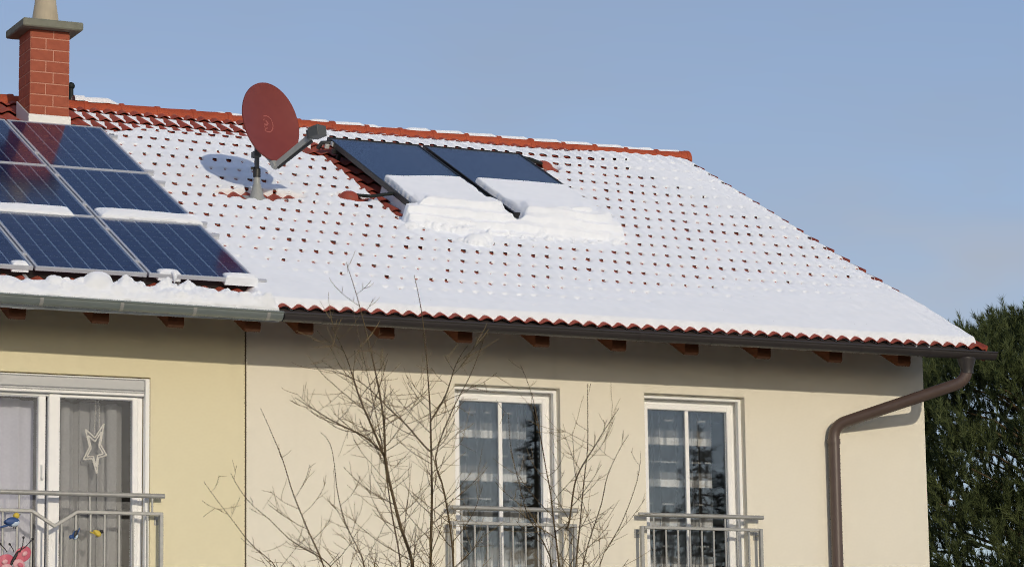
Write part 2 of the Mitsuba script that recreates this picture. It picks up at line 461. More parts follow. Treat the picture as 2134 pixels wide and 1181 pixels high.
def gutter_mesh(x0, x1, y, z, r, drop=0.0, end0=True, end1=True):
    ang = np.radians(np.linspace(180, 360, 25))
    prof = [(y + r * np.cos(a), z + r * np.sin(a)) for a in ang] + [(y + (r - 0.004) * np.cos(a), z + (r - 0.004) * np.sin(a)) for a in ang[::-1]]
    xs_ = np.linspace(x0, x1, 12)
    v = np.array([[[x, p, q - drop * (x - x0)] for p, q in prof] for x in xs_])
    n = len(prof)
    i, j = np.meshgrid(np.arange(len(xs_) - 1), np.arange(n), indexing="ij")
    a, b = i * n + j, i * n + (j + 1) % n
    f = np.vstack([np.stack([a, a + n, b + n], -1).reshape(-1, 3), np.stack([a, b + n, b], -1).reshape(-1, 3)])
    out = [trimesh.Trimesh(v.reshape(-1, 3), f, process=False)]
    bead = np.stack([xs_, np.full_like(xs_, y - r - 0.004), z + 0.002 - drop * (xs_ - x0)], -1)
    out.append(tube(bead, 0.0095, 10))
    for flag, x in ((end0, x0), (end1, x1)):
        if flag:
            k = np.arange(25)
            c = np.array([[x, y + r * np.cos(a), z + r * np.sin(a) - drop * (x - x0)] for a in ang] + [[x, y, z - drop * (x - x0)]])
            out.append(trimesh.Trimesh(c, np.stack([k[:-1], k[1:], k[1:] * 0 + 25], 1), process=False))
    return cat(out)


def collar(x, y, z, r, w=0.035, t=0.004):
    ang = np.radians(np.linspace(180, 360, 19))
    v = np.array([[[xx, y + rr * np.cos(a), z + rr * np.sin(a)] for a in ang] for xx, rr in ((x - w / 2, r), (x - w / 2, r + t), (x + w / 2, r + t), (x + w / 2, r))])
    return trimesh.Trimesh(v.reshape(-1, 3), grid_faces(4, 19), process=False)


for hk, xa, xb in ((cream, 0.09, 7.46), (yellow, -3.7, 0.088)):
    poly = Polygon([(-0.610, 5.425), (-0.575, 5.478), (-0.50, 5.515), (-0.50, 5.511), (-0.572, 5.474), (-0.606, 5.424), (-0.606, 5.375), (-0.610, 5.375)])
    m = extrude_polygon(poly, xb - xa, engine="earcut")
    v = m.vertices.copy()
    m.vertices = np.stack([xa + v[:, 2], v[:, 0], v[:, 1]], -1)
    m.fix_normals()
    obj("eave_sun_stop", m, "gutter_brown", hk)  # unseen strip added to stop sun leaking between gutter and tile noses
GY, GZ, GR = -0.695, 5.403, 0.066
gk = obj("gutter", gutter_mesh(0.10, 7.50, GY, GZ, GR), "gutter_brown", cream, smooth=35)
for x in (0.49, 2.05, 3.60, 4.36, 5.98, 6.75):
    obj("joint", collar(x, GY, GZ, GR, 0.05), "gutter_brown", gk, smooth=35)
gl = obj("gutter", gutter_mesh(-3.7, 0.085, GY - 0.004, 5.405 + 0.034, 0.066, drop=0.009), "zinc", yellow, smooth=35)
for x in (-2.72, -2.07, -1.37, -0.72, -0.05):
    obj("joint", collar(x, GY - 0.004, 5.439 - 0.009 * (x + 3.7), 0.066, 0.03), "galvanised", gl, smooth=35)

# downpipe with swan neck
PX, PY = 7.18, GY
dp = obj("downpipe", tube(bend([[PX, PY, 5.30], [PX, PY, 5.125], [6.19, 0.172, 4.747], [6.19, 0.172, 0.0]], 0.13, 12), 0.057, 18), "pipe_brown", cream, smooth=50)
f = lathe([[0.0, 0.0], [0.060, 0.0], [0.062, 0.05], [0.088, 0.135], [0.088, 0.15], [0.0, 0.15]], 22)
f.apply_translation([PX, PY, 5.195])
obj("outlet_funnel", f, "gutter_brown", dp, smooth=35)
for z in (4.566, 2.4):
    c = lathe([[0.057, 0.0], [0.0635, 0.0], [0.0635, 0.05], [0.057, 0.05]], 22)
    c.apply_translation([6.19, 0.172, z])
    obj("pipe_ring", c, "pipe_brown", dp, smooth=35)

# ---------------------------------------------------------------- windows


def frame_ring(x0, x1, z0, z1, y0, y1, w, bottom=True, r=0.004, wt=None):
    wt = wt or w
    parts = [bx(x0, x0 + w, y0, y1, z0, z1, r), bx(x1 - w, x1, y0, y1, z0, z1, r), bx(x0 + w - 0.001, x1 - w + 0.001, y0 + 0.001, y1 - 0.001, z1 - wt, z1 - 0.0005, r)]
    if bottom:
        parts.append(bx(x0 + w - 0.001, x1 - w + 0.001, y0 + 0.001, y1 - 0.001, z0 + 0.0005, z0 + w, r))
    return cat(parts)


def pane(x0, x1, z0, z1, y):
    return trimesh.Trimesh([[x0, y, z0], [x1, y, z0], [x1, y, z1], [x0, y, z1]], [[0, 1, 2], [0, 2, 3]], process=False)


shift[0] = WALL_Y
for (x0, x1, z0, z1) in (W1, W2):
    wk = key_of(f"{cream}__window")
    obj("screen_frame", frame_ring(x0 + 0.002, x1 - 0.002, z0 + 0.002, z1 - 0.012, 0.070, 0.120, 0.034, True, 0.003, 0.028), "white_plastic", wk)
    obj("frame", frame_ring(x0 + 0.002, x1 - 0.002, z0 + 0.004, z1 - 0.014, 0.165, 0.235, 0.068, True, 0.005, 0.072), "white_plastic", wk)
    obj("sash", frame_ring(x0 + 0.064, x1 - 0.064, z0 + 0.07, z1 - 0.082, 0.150, 0.215, 0.053, True, 0.007), "white_plastic", wk)
    gx0, gx1, gz0, gz1 = x0 + 0.115, x1 - 0.115, z0 + 0.12, z1 - 0.133
    obj("pane", pane(gx0, gx1, gz0, gz1, 0.182), "window_glass", wk)
    obj("inner_pane", pane(gx0, gx1, gz0, gz1, 0.200), "window_glass", wk)
    c = (gx0 + gx1) / 2
    obj("glazing_bar", bx(c - 0.02, c + 0.02, 0.168, 0.198, gz0, gz1, 0.004), "white_plastic", wk)
    obj("glazing_spacer", frame_ring(gx0 - 0.001, gx1 + 0.001, gz0 - 0.001, gz1 + 0.001, 0.1835, 0.1985, 0.008, True, 0.001), "grey_plastic", wk)

x0, x1, z0, z1 = W0
wk = key_of(f"{yellow}__window")
obj("outer_trim", frame_ring(x0 + 0.002, x1 - 0.002, z0, z1 - 0.012, 0.012, 0.075, 0.040, False, 0.004, 0.012), "white_plastic", wk)
obj("shutter_box", cat([bx(x0 + 0.044, x1 - 0.044, 0.022, 0.20, z1 - 0.118, z1 - 0.026, 0.008), bx(x0 + 0.044, x1 - 0.044, 0.030, 0.20, z1 - 0.139, z1 - 0.121, 0.004)]), "grey_plastic", wk)
obj("shutter_slat", bx(x0 + 0.046, x1 - 0.046, 0.026, 0.07, z1 - 0.166, z1 - 0.142, 0.005), "white_plastic", wk)
mid = -1.684
obj("frame", frame_ring(x0 + 0.044, x1 - 0.044, z0, z1 - 0.141, 0.085, 0.16, 0.045, True, 0.004, 0.05), "white_plastic", wk)
obj("sash", frame_ring(mid + 0.012, x1 - 0.088, z0 + 0.05, z1 - 0.170, 0.070, 0.135, 0.052, True, 0.007, 0.03), "white_plastic", wk)
obj("meeting_stile", bx(mid + 0.014, mid + 0.112, 0.064, 0.074, z0 + 0.055, z1 - 0.172, 0.004), "white_plastic", wk)
obj("sash", frame_ring(x0 + 0.088, mid - 0.006, z0 + 0.05, z1 - 0.170, 0.095, 0.155, 0.066, True, 0.007, 0.03), "white_plastic", wk)
obj("pane", pane(mid + 0.10, x1 - 0.14, z0 + 0.1, z1 - 0.198, 0.10), "plain_glass", wk)
obj("pane", pane(x0 + 0.154, mid - 0.07, z0 + 0.1, z1 - 0.198, 0.12), "plain_glass", wk)
hd = bx(mid - 0.05, mid - 0.025, 0.055, 0.095, 4.01, 4.14, 0.006)
obj("handle", hd, "white_plastic", wk)

# ---------------------------------------------------------------- balcony railings


def railing(hk, xa, xb, zh, zl, xs_, y, vdip=None, brackets=()):
    rk = key_of(f"{hk}__balcony_railing")
    obj("handrail", tube([[xa - 0.03, y, zh], [xb + 0.03, y, zh]], 0.021, 14), "galvanised", rk, smooth=50)
    z0 = 2.83
    if vdip:
        xm, hw, dz = vdip
        pts = [[xa, y, zl], [xm - hw, y, zl], [xm, y, zl - dz], [xm + hw, y, zl], [xb, y, zl]]
        segs = []
        for a, b in zip(pts[:-1], pts[1:]):
            a, b = np.array(a), np.array(b)
            L = np.linalg.norm(b - a) + 0.012
            m = bx(-L / 2, L / 2, -0.018, 0.018, -0.014, 0.014, 0.003)
            m.apply_transform(trimesh.transformations.rotation_matrix(-math.atan2(b[2] - a[2], b[0] - a[0]), [0, 1, 0]))
            m.apply_translation((a + b) / 2)
            segs.append(m)
        obj("lower_rail", cat(segs), "galvanised", rk)
    else:
        obj("lower_rail", bx(xa + 0.02, xb - 0.02, y - 0.018, y + 0.018, zl - 0.014, zl + 0.014, 0.003), "galvanised", rk)
    for x in (xa, xb):
        obj("post", bx(x - 0.016, x + 0.016, y - 0.02, y + 0.02, z0, zl + 0.0135, 0.003), "galvanised", rk)
        arm = tube([[x, y + 0.018, zl - 0.05], [x, -0.002, zl - 0.05]], 0.009, 8)
        plate = bx(x - 0.03, x + 0.03, -0.006, -0.0005, zl - 0.09, zl - 0.01, 0.001)
        obj("wall_bracket", cat([arm, plate]), "galvanised", rk)
    obj("bottom_rail", bx(xa + 0.017, xb - 0.017, y - 0.016, y + 0.016, z0, z0 + 0.03, 0.003), "galvanised", rk)
    for x in xs_:
        top = zl - 0.0145
        if vdip and abs(x - vdip[0]) < vdip[1]:
            top -= vdip[2] * (1 - abs(x - vdip[0]) / vdip[1]) + 0.004
        obj("baluster", bx(x - 0.0085, x + 0.0085, y - 0.006, y + 0.006, z0 + 0.0305, top, 0.002), "galvanised", rk)
    for x in brackets:
        obj("bracket", bx(x - 0.008, x + 0.008, y - 0.005, y + 0.005, zl + 0.0145, zh - 0.019, 0.002), "galvanised", rk)
    return rk


railing(cream, 2.069, 3.331, 3.847, 3.709, np.arange(2.179, 3.225, 0.1288), -0.10, None, (2.179, 2.953))
railing(cream, 4.038, 5.326, 3.829, 3.709, np.arange(4.165, 5.246, 0.1288), -0.10, None, (4.165, 4.937))
railing(yellow, -2.633, -0.704, 3.877, 3.721, [-2.502, -2.377, -2.248, -2.119, -1.993, -1.867, -1.724, -1.6, -1.473, -1.343, -1.215, -1.085, -0.957, -0.83], -0.10, (-1.664, 0.20, 0.125), (-1.35, -1.977, -0.785))

shift[0] = 0.0

# ---------------------------------------------------------------- chimney of the yellow house
cx0, cx1, cy0, cy1 = -0.66, -0.245, 4.42, 4.83
ck = obj("chimney", bx(cx0 + 0.004, cx1 - 0.004, cy0 + 0.004, cy1 - 0.004, 7.6, 9.042), "mortar", yellow_roof)
COURSE, JT = 0.1185, 0.011
zs = 9.005
for k in range(11):
    zt, zb = zs - k * COURSE + (0.0 if k else 0.035), zs - (k + 1) * COURSE + JT
    if k == 0:
        zt = 9.040
        zb = zs - 0.045
    else:
        zt, zb = zs - 0.045 - JT - (k - 1) * COURSE, zs - 0.045 - k * COURSE
    off = 0.245 if k % 2 == 0 else 0.165
    for face in range(4):
        L = (cx1 - cx0) if face % 2 == 0 else (cy1 - cy0)
        cut = [0.006, off - JT / 2, off + JT / 2, L - 0.006]
        for a, b in ((cut[0], cut[1]), (cut[2], cut[3])):
            pr = float(rng.uniform(0.0, 0.0015))
            m = {0: lambda: bx(cx0 + a, cx0 + b, cy0 - pr, cy0 + 0.01, zb, zt, 0.0015), 1: lambda: bx(cx1 - 0.01, cx1 + pr, cy0 + a, cy0 + b, zb, zt, 0.0015),
                 2: lambda: bx(cx0 + a, cx0 + b, cy1 - 0.01, cy1 + pr, zb, zt, 0.0015), 3: lambda: bx(cx0 - pr, cx0 + 0.01, cy1 - b, cy1 - a, zb, zt, 0.0015)}[face]()
            scene[key_of(f"{yellow}__roof__brick")] = mikit.ply(m, "brick_red")
obj("chimney_cap", bx(-0.772, -0.133, 4.305, 4.945, 9.043, 9.130, 0.012), "concrete", yellow_roof, smooth=20)
pot = lathe([[0.0, 0.0], [0.140, 0.0], [0.140, 0.03], [0.130, 0.12], [0.112, 0.24], [0.105, 0.34], [0.092, 0.34], [0.092, 0.1], [0, 0.1]], 36)
pot.apply_translation([-0.445, 4.625, 9.131])
obj("chimney_pot", pot, "pot_clay", yellow_roof, smooth=35)
fl = [bx(cx0 - 0.016, cx1 + 0.016, cy0 - 0.018, cy0 - 0.003, 7.95, 8.150, 0.002)]
for x in (cx0 - 0.016, cx1 + 0.004):
    poly = Polygon([(cy0 - 0.017, 8.14), (cy1 + 0.02, 8.14 + 0.45 * 0.506), (cy1 + 0.02, 7.9), (cy0 - 0.017, 7.9)])
    m = extrude_polygon(poly, 0.012, engine="earcut")
    v = m.vertices.copy()
    m.vertices = np.stack([x + v[:, 2], v[:, 0], v[:, 1]], -1)
    m.fix_normals()
    fl.append(m)
fl.append(on_roof(bx(cx0 - 0.06, cx1 + 0.06, 5.17, 5.33, -0.118, -0.108)))
obj("chimney_flashing", cat(fl), "zinc_bright", yellow_roof)
vp = cat([tube([[0.148, 5.62, 8.2], [0.148, 5.62, 8.74]], [0.040, 0.026], 14), trimesh.creation.icosphere(2, 0.042).apply_translation([0.148, 5.62, 8.765])])
tag(obj("vent_pipe", vp, "rubber", smooth=40), "short black vent pipe with a rounded top standing on the ridge right of the chimney", "vent")

# ---------------------------------------------------------------- photovoltaic panels
PWX, PLS = 0.992, 1.650
fr = []
w, t = 0.022, 0.040
fr = cat([bx(-PWX, -PWX + w, 0, PLS, -t, 0, 0.002), bx(-w, 0, 0, PLS, -t, 0, 0.002), bx(-PWX + w - 0.001, -w + 0.001, 0.0005, w, -t + 0.0005, -0.0005, 0.002), bx(-PWX + w - 0.001, -w + 0.001, PLS - w, PLS - 0.0005, -t + 0.0005, -0.0005, 0.002)])
frame_ply = mikit.ply(fr, "aluminium")
back_ply = mikit.ply(bx(-PWX + w * 0.5, -w * 0.5, w * 0.5, PLS - w * 0.5, -0.020, -0.010), "backsheet")
glass_ply = mikit.ply((np.array([[-PWX + w, w, -0.004], [-w, w, -0.004], [-w, PLS - w, -0.004], [-PWX + w, PLS - w, -0.004]]), np.array([[0, 1, 2], [0, 2, 3]])), "solar_glass")
cw, cl = (PWX - 2 * w - 0.016) / 6, (PLS - 2 * w - 0.030) / 10
c8 = 0.007
ma, mb = 0.0066, 0.0034
cp = Polygon([(ma, mb + c8), (ma + c8, mb), (cw - ma - c8, mb), (cw - ma, mb + c8), (cw - ma, cl - mb - c8), (cw - ma - c8, cl - mb), (ma + c8, cl - mb), (ma, cl - mb - c8)])
cell_ply = mikit.ply(extrude_polygon(cp, 0.0012, engine="earcut"), "cell_blue")
where = {(0, 0): "blue solar panel at the lower right corner of the array, snow clumps along its bottom", (1, 0): "blue solar panel in the bottom row, second from the right end", (2, 0): "blue solar panel in the bottom row cut off by the left edge of the picture",
         (0, 1): "blue solar panel at the right end of the middle row, snow along its lower edge", (1, 1): "blue solar panel in the middle row second from the right, mirroring the chimney top",
         (0, 2): "blue solar panel in the top row below the chimney, brown brick mirrored in it", (1, 2): "blue solar panel of the top row at the picture's left edge"}
for (i, j), text in where.items():
    pk = thing("solar_module", text, "solar panel", "solar panels on the yellow house roof")
    M = ROOF_M @ T().translate([-1.012 * i, 1.67 * j, float(rng.normal(0, 0.0006))])
    for nm, src in (("frame", frame_ply), ("backsheet", back_ply), ("glass", glass_ply)):
        obj(nm, {**src, "to_world": M}, None, pk)
    for a in range(6):
        for b in range(10):
            obj("cell", {**cell_ply, "to_world": M @ T().translate([-PWX + w + 0.008 + a * cw, w + 0.015 + b * cl, -0.0097])}, None, pk)
rack = thing("panel_rack", "aluminium mounting rails whose ends stick out right of the solar panels", "mounting rack")
obj("panel_gap_shade", on_roof(bx(-3.3, -0.02, 0.075, 0.115, -0.128, -0.044)), "black_metal", rack)  # black strip standing in for the shade under the panels, not a rail
for s in (0.15, 1.50, 1.87, 3.21, 3.59, 4.86):
    obj("rail", on_roof(cat([bx(-3.3, 0.145, s - 0.02, s + 0.02, -0.052, -0.042), bx(-3.3, 0.145, s - 0.02, s + 0.02, -0.092, -0.082), bx(-3.3, 0.145, s - 0.004, s + 0.004, -0.083, -0.051)])), "aluminium", rack)
for x in (-2.08, -0.70, -2.95):
    obj("roof_hook", on_roof(cat([bx(x - 0.016, x + 0.016, -0.16, 0.14, -0.100, -0.092, 0.002), bx(x - 0.016, x + 0.016, -0.168, -0.160, -0.135, -0.092, 0.002), bx(x - 0.016, x + 0.016, 0.12, 0.128, -0.10, -0.05)])), "aluminium", rack)
for x in (-1.002, -2.014):
    for s in (0.35, 1.30, 2.05, 3.02, 3.78):
        obj("panel_clamp", on_roof(bx(x - 0.019, x + 0.019, s - 0.025, s + 0.025, -0.03, 0.006, 0.002)), "aluminium", rack)

# ---------------------------------------------------------------- solar thermal collectors
CS0, CS1 = 2.70, 5.19
for k, (x0, x1, text) in enumerate(((2.550, 3.612, "dark blue solar thermal collector nearest the satellite dish, its lower third under snow"), (3.662, 4.815, "dark blue solar thermal collector further from the dish, right of the black gap"))):
    ck = thing("solar_collector", text, "solar collector", "solar thermal collectors below the ridge")
    w = 0.018
    obj("frame", on_roof(cat([bx(x0, x0 + w, CS0, CS1, -0.012, 0.047, 0.003), bx(x1 - w, x1, CS0, CS1, -0.012, 0.047, 0.003), bx(x0 + w - 0.001, x1 - w + 0.001, CS0 + 0.0005, CS0 + w, -0.0115, 0.0465, 0.003), bx(x0 + w - 0.001, x1 - w + 0.001, CS1 - w, CS1 - 0.0005, -0.0115, 0.0465, 0.003)])), "black_metal", ck)
    obj("absorber", on_roof(bx(x0 + w * 0.6, x1 - w * 0.6, CS0 + w * 0.6, CS1 - w * 0.6, -0.005, 0.020)), "absorber", ck)
    obj("glass", trimesh.Trimesh(roof([[x0 + w, CS0 + w, 0.039], [x1 - w, CS0 + w, 0.039], [x1 - w, CS1 - w, 0.039], [x0 + w, CS1 - w, 0.039]]), [[0, 1, 2], [0, 2, 3]], process=False), "collector_glass", ck)
    if k == 0:
        obj("mounting_rail", on_roof(cat([bx(x0 - 0.03, x1 + 0.02, CS0 + 0.02, CS0 + 0.07, -0.06, -0.014, 0.004), bx(x0 - 0.03, x1 + 0.02, CS1 - 0.30, CS1 - 0.25, -0.06, -0.014, 0.004)] + [bx(q, q + 0.04, b_, b_ + 0.05, -0.15, -0.05, 0.003) for q in (x0 + 0.03, x1 - 0.09) for b_ in (CS0 + 0.02, CS1 - 0.30)])), "black_metal", ck)
        obj("pipe", tube(roof([[2.20, 3.40, -0.085], [2.35, 3.30, -0.060], [2.555, 3.22, 0.010]]), 0.017, 10), "rubber", ck, smooth=50)
        obj("clip", on_roof(cat([bx(x0 - 0.012, x0 - 0.0005, 4.98, 5.04, -0.005, 0.040, 0.003), bx(x0 - 0.06, x0 - 0.013, 5.05, 5.08, -0.05, 0.0, 0.003)])), "zinc_bright", ck)
        obj("connector", tube(roof([[2.43, 5.10, -0.07], [2.46, 5.09, 0.0], [2.555, 5.08, 0.015]]), 0.024, 10), "black_metal", ck, smooth=50)
    else:
        obj("pipe", tube(bend(roof([[4.813, 5.10, 0.015], [4.93, 5.11, 0.0], [5.14, 5.27, -0.075]]), 0.05), 0.024, 10), "rubber", ck, smooth=50)

# ---------------------------------------------------------------- satellite dish
DK = thing("satellite_dish", "round brick red satellite dish on a grey pole standing on the snowy roof", "satellite dish")
dn = np.array([0.39175, -0.90875, 0.14388])
dn /= np.linalg.norm(dn)
dr_ = np.cross([0, 0, 1.0], -dn)
dr_ /= np.linalg.norm(dr_)
dv = np.cross(dn, dr_)
dv = dv if dv[2] > 0 else -dv
DC = np.array([1.137, 2.25, 7.7776])
DWX, DHY = 0.376, 0.397


def dish_pt(u, v, h=0.0):
    rr = u * u + v * v
    return DC + np.multiply.outer(u * DWX, dr_) + np.multiply.outer(v * DHY, dv) + np.multiply.outer((rr - 1) * 0.055 + h, dn)


rad, th = np.meshgrid(np.concatenate([np.linspace(0.001, 0.985, 16), [1.0]]), np.linspace(0, 2 * np.pi, 73), indexing="ij")
front = dish_pt(rad * np.cos(th), rad * np.sin(th))
backs = dish_pt(rad * np.cos(th), rad * np.sin(th), -0.006)
rim = np.stack([front[-1], dish_pt(1.014 * np.cos(th[-1]), 1.014 * np.sin(th[-1]), -0.001), dish_pt(1.014 * np.cos(th[-1]), 1.014 * np.sin(th[-1]), -0.016), backs[-1]])
ff = grid_faces(*rad.shape)
dm = cat([trimesh.Trimesh(front.reshape(-1, 3), ff, process=False), trimesh.Trimesh(backs.reshape(-1, 3), ff[:, ::-1], process=False), trimesh.Trimesh(rim.reshape(-1, 3), grid_faces(4, 73), process=False)])
obj("reflector", dm, "dish_red", DK, smooth=40)


def decal(outer, inner, a0, a1, c=(0.0, 0.0), n=26):
    a = np.radians(np.linspace(a0, a1, n))
    v = np.concatenate([dish_pt(c[0] + r * np.cos(a), c[1] + r * np.sin(a), 0.0022) for r in (inner, outer)])
    return trimesh.Trimesh(v, grid_faces(2, n), process=False)


def strip(pts, wd):
    p = np.array(pts, float)
    d = np.gradient(p, axis=0)
    d /= np.linalg.norm(d, axis=1, keepdims=True)
    q = np.stack([-d[:, 1], d[:, 0]], -1) * wd / 2
    v = np.concatenate([dish_pt(*(p + s * q).T, 0.0022) for s in (1, -1)])
    return trimesh.Trimesh(v, grid_faces(2, len(p)), process=False)


obj("emblem", cat([decal(0.225, 0.195, 60, 305, (0.02, -0.02)), strip([(0.06, 0.06), (-0.02, 0.0), (0.04, -0.05), (0.13, -0.05)], 0.055), strip([(0.03, -0.12), (0.10, -0.18), (0.13, -0.10)], 0.03), strip([(0.10, 0.10), (0.14, 0.05)], 0.03)]), "emblem_red", DK)
PB = roof([1.06, 3.07, -0.12])
px_, py_ = PB[0], PB[1]
obj("pole", tube([[px_, py_, PB[2] - 0.05], [px_, py_, 7.90]], 0.024, 16), "pole_grey", DK, smooth=50)
b = cat([tube([[px_, py_, PB[2] - 0.02], [px_ + 0.0, py_, PB[2] + 0.16]], [0.085, 0.036], 20), tube([[px_, py_, PB[2] + 0.15], [px_, py_, PB[2] + 0.22]], 0.034, 16), on_roof(bx(1.06 - 0.12, 1.06 + 0.12, 2.94, 3.18, -0.125, -0.112, 0.004))])
obj("base", b, "arm_grey", DK, smooth=35)
obj("collar", cat([tube([[px_, py_, PB[2] + 0.23], [px_, py_, PB[2] + 0.31]], 0.038, 12), bx(px_ - 0.06, px_ + 0.01, py_ - 0.012, py_ + 0.012, PB[2] + 0.30, PB[2] + 0.325)]), "black_metal", DK, smooth=35)
back = DC - dn * 0.075
obj("mount", cat([tube([back - dv * 0.02, back - dn * 0.06 - dv * 0.02], [0.11, 0.06], 12), bx(px_ - 0.05, px_ + 0.05, py_ - 0.06, py_ + 0.05, 7.66, 7.80, 0.008), bx(px_ - 0.045, px_ + 0.03, py_ - 0.05, py_ + 0.045, 7.45, 7.51, 0.006)]), "receiver_grey", DK, smooth=35)
foot = DC - dv * (DHY + 0.03) - dn * 0.02
tip = DC + dn * 0.60 - dv * 0.12 + dr_ * 0.0


def beam(a, b, wd, ht, up):
    a, b = np.asarray(a, float), np.asarray(b, float)
    d = b - a
    L = np.linalg.norm(d)
    d /= L
    side = np.cross(d, up)
    side /= np.linalg.norm(side)
    u = np.cross(side, d)
    m = bx(0, L, -wd / 2, wd / 2, -ht / 2, ht / 2, 0.005)
    m.vertices = a + m.vertices @ np.stack([d, side, u])
    return m


ARM0 = DC - dv * (DHY + 0.055) + dn * 0.0
ARM1 = DC + dn * 0.52 - dv * 0.30
obj("arm", cat([beam(ARM0 - (ARM1 - ARM0) * 0.06, ARM1, 0.040, 0.060, dv), beam(DC - dn * 0.13 - dv * 0.28, ARM0 + dv * 0.015, 0.05, 0.05, dv)]), "arm_grey", DK)
obj("arm_brace", beam(ARM0 - dv * 0.03 + dn * 0.02, ARM1 - dv * 0.055, 0.022, 0.026, dv), "black_metal", DK)
obj("arm_bracket", beam(DC - dn * 0.10 - dv * 0.25, DC - dn * 0.0 - dv * 0.47, 0.075, 0.05, dn), "arm_grey", DK)
RC = ARM1 + dn * 0.045 + dv * 0.015
obj("receiver", cat([beam(RC - dn * 0.035, RC + dn * 0.10, 0.125, 0.105, dv), beam(RC - dn * 0.075, RC - dn * 0.036, 0.095, 0.085, dv)]), "receiver_grey", DK)

# ---------------------------------------------------------------- snow
XS = np.arange(-0.30, 7.43, 0.0105)
SS = np.arange(S0 + 0.014, SRIDGE - 0.09, 0.0115)
X, S = np.meshgrid(XS, SS, indexing="ij")
kk = np.floor((S - S0 - 0.012) / GAUGE)
frac = (S - S0 - 0.012) / GAUGE - kk
cr = np.round((X - 0.15) / WAVE)
hsh = np.random.default_rng(11).random((80, 40))
rnd = hsh[(cr.astype(int) + 5) % 80, (kk.astype(int) + 1) % 40]
rnd_next = hsh[(cr.astype(int) + 5) % 80, (kk.astype(int) + 2) % 40]
wv = wave(X)
cover = 0.024 + 0.012 * (nz(X, S, 0.9, seed=3) - 0.5)
low_s = S - 0.24 * np.maximum(X - 2.6, 0) - 0.55 * np.maximum(1.5 - X, 0)
cover += 0.030 * sm(0.70, -0.4, low_s) + 0.026 * sm(6.15, 6.9, X + 0.42 * (S - 2.2) - 1.2) * sm(7.6, 7.2, X)
bare = sm(0.0, 1.0, (S - 5.42) / 0.25) * sm(2.75, 1.9, X)                    # near the ridge, left part
bare = np.maximum(bare, sm(5.0, 5.35, S - 0.55 * X) * sm(1.0, 0.3, X) * 1.0)
cover = cover * (1 - bare) - 0.022 * bare
topfill = sm(5.55, 5.9, S) * sm(2.4, 3.0, X)
smooth_a = 0.55 - 0.35 * sm(0.026, 0.046, cover)
dip = (0.010 + 0.006 * sm(4.5, 6.2, S)) * (1 - wv) * (1 - bare)
dip = dip * smooth_a + 0.012 * (1 - wv) * topfill
step_in = frac * (1 - sm(0.90, 1.0, frac)) + 0.5 * 0 * frac
level = -0.113 + 0.6 * smooth_a * STEP * 0.5 * np.cos(2 * np.pi * (frac - 0.12)) + cover - dip
level = np.where(bare > 0.5, np.minimum(level, -0.1365 + 0.014 * (nz(X, S, 7, seed=8) - 0.4)), level)
# melt pits in front of the tile noses at the wave crests
px = (X - 0.15) / WAVE - cr
strength = np.clip(1.25 - 26 * np.maximum(cover - 0.020, 0) * 1.2, 0, 1.3) * (0.55 + 0.75 * rnd_next)
field = (0.70 + 0.30 * sm(0.2, 1.8, low_s) + 0.25 * sm(4.6, 5.8, S)) * sm(-0.35, 0.1, low_s)
strength *= field
skew = px - 0.10 * (1 - frac) * 3
gx_ = np.exp(-(np.where(px < 0.02, px - 0.02, (px - 0.02) * 0.72) / (0.15 + 0.07 * sm(4.6, 5.8, S))) ** 2)
ramp = sm(0.70, 0.95, frac)
nose_lip = (frac < 0.022) * 1.0
st0 = np.clip(1.25 - 31 * np.maximum(cover - 0.020, 0), 0, 1.3) * (0.55 + 0.75 * rnd) * field
level -= (1 - bare) * gx_ * (ramp * strength * 0.036 + nose_lip * st0 * 0.004)
# lumps
level += 0.006 * (nz(X, S, 5.0, seed=21) - 0.5) + 0.0040 * (nz(X, S, 22.0, seed=22) - 0.5)
# edges: eave, verge, house joint, collectors, dish foot, hoods
wob = 0.03 * (nz(X, S, 3.0, seed=31) - 0.5)
level -= 0.085 * sm(S0 + 0.135, S0 + 0.02, S + wob * 0.7)
level -= 0.10 * sm(7.375, 7.43, X + wob * 0.4)
level -= 0.14 * sm(0.02, -0.10, X + 0.05 * nz(X, S, 4, seed=5)) * sm(5.3, 5.0, S)
level -= 0.22 * (X < 0.03) * (S > 5.0)
level -= 0.060 * (1 - bare) * sm(SRIDGE - 0.26, SRIDGE - 0.11, S + wob * 0.5)
inside = sm(2.455, 2.50, X + 0.05 * (1 - frac) + wob) * sm(4.90, 4.84, X) * sm(2.72, 2.82, S + wob) * sm(5.55, 5.45, S)
level -= 0.12 * inside
foot_e = ((X - 1.14) / 0.46) ** 2 + ((S - 3.20 - 0.10 * (X - 1.1)) / 0.15) ** 2
level -= 0.10 * sm(1.35, 0.8, foot_e + 2 * wob)
for hx, hs, ra in ((2.20, 3.38, 0.15), (5.20, 5.27, 0.15), (2.42, 5.22, 0.15), (2.36, 5.02, 0.10)):
    level -= 0.10 * sm(1.3, 0.7, np.hypot((X - hx) / ra, (S - hs) / (ra * 0.95)))
tile_top = NB + AMP * wv + STEP * (1 - ((S - S0) / GAUGE - np.floor((S - S0) / GAUGE)))
level = np.where(level < tile_top - 0.006, level - 0.08, level)
lip = 0.012 * gx_ * np.clip(st0, 0, 1) * (1 - bare) * sm(0.13, 0.02, frac) * (level > tile_top - 0.02)
S_lip = S - lip                                           # the snow overhangs each tile nose a little
sf = grid_faces(*X.shape)
sf = sf[(level > tile_top - 0.075).reshape(-1)[sf].any(1)]
hole = (gx_ * (1 - bare) * np.where(frac < 0.10, st0, strength * ramp)).reshape(-1)
row = kk.reshape(-1)
sf = sf[~((row[sf].max(1) != row[sf].min(1)) & (hole[sf].max(1) > 0.66 + 0.16 * sm(5.6, 4.4, S).reshape(-1)[sf[:, 0]]))]      # the open slot below each exposed nose
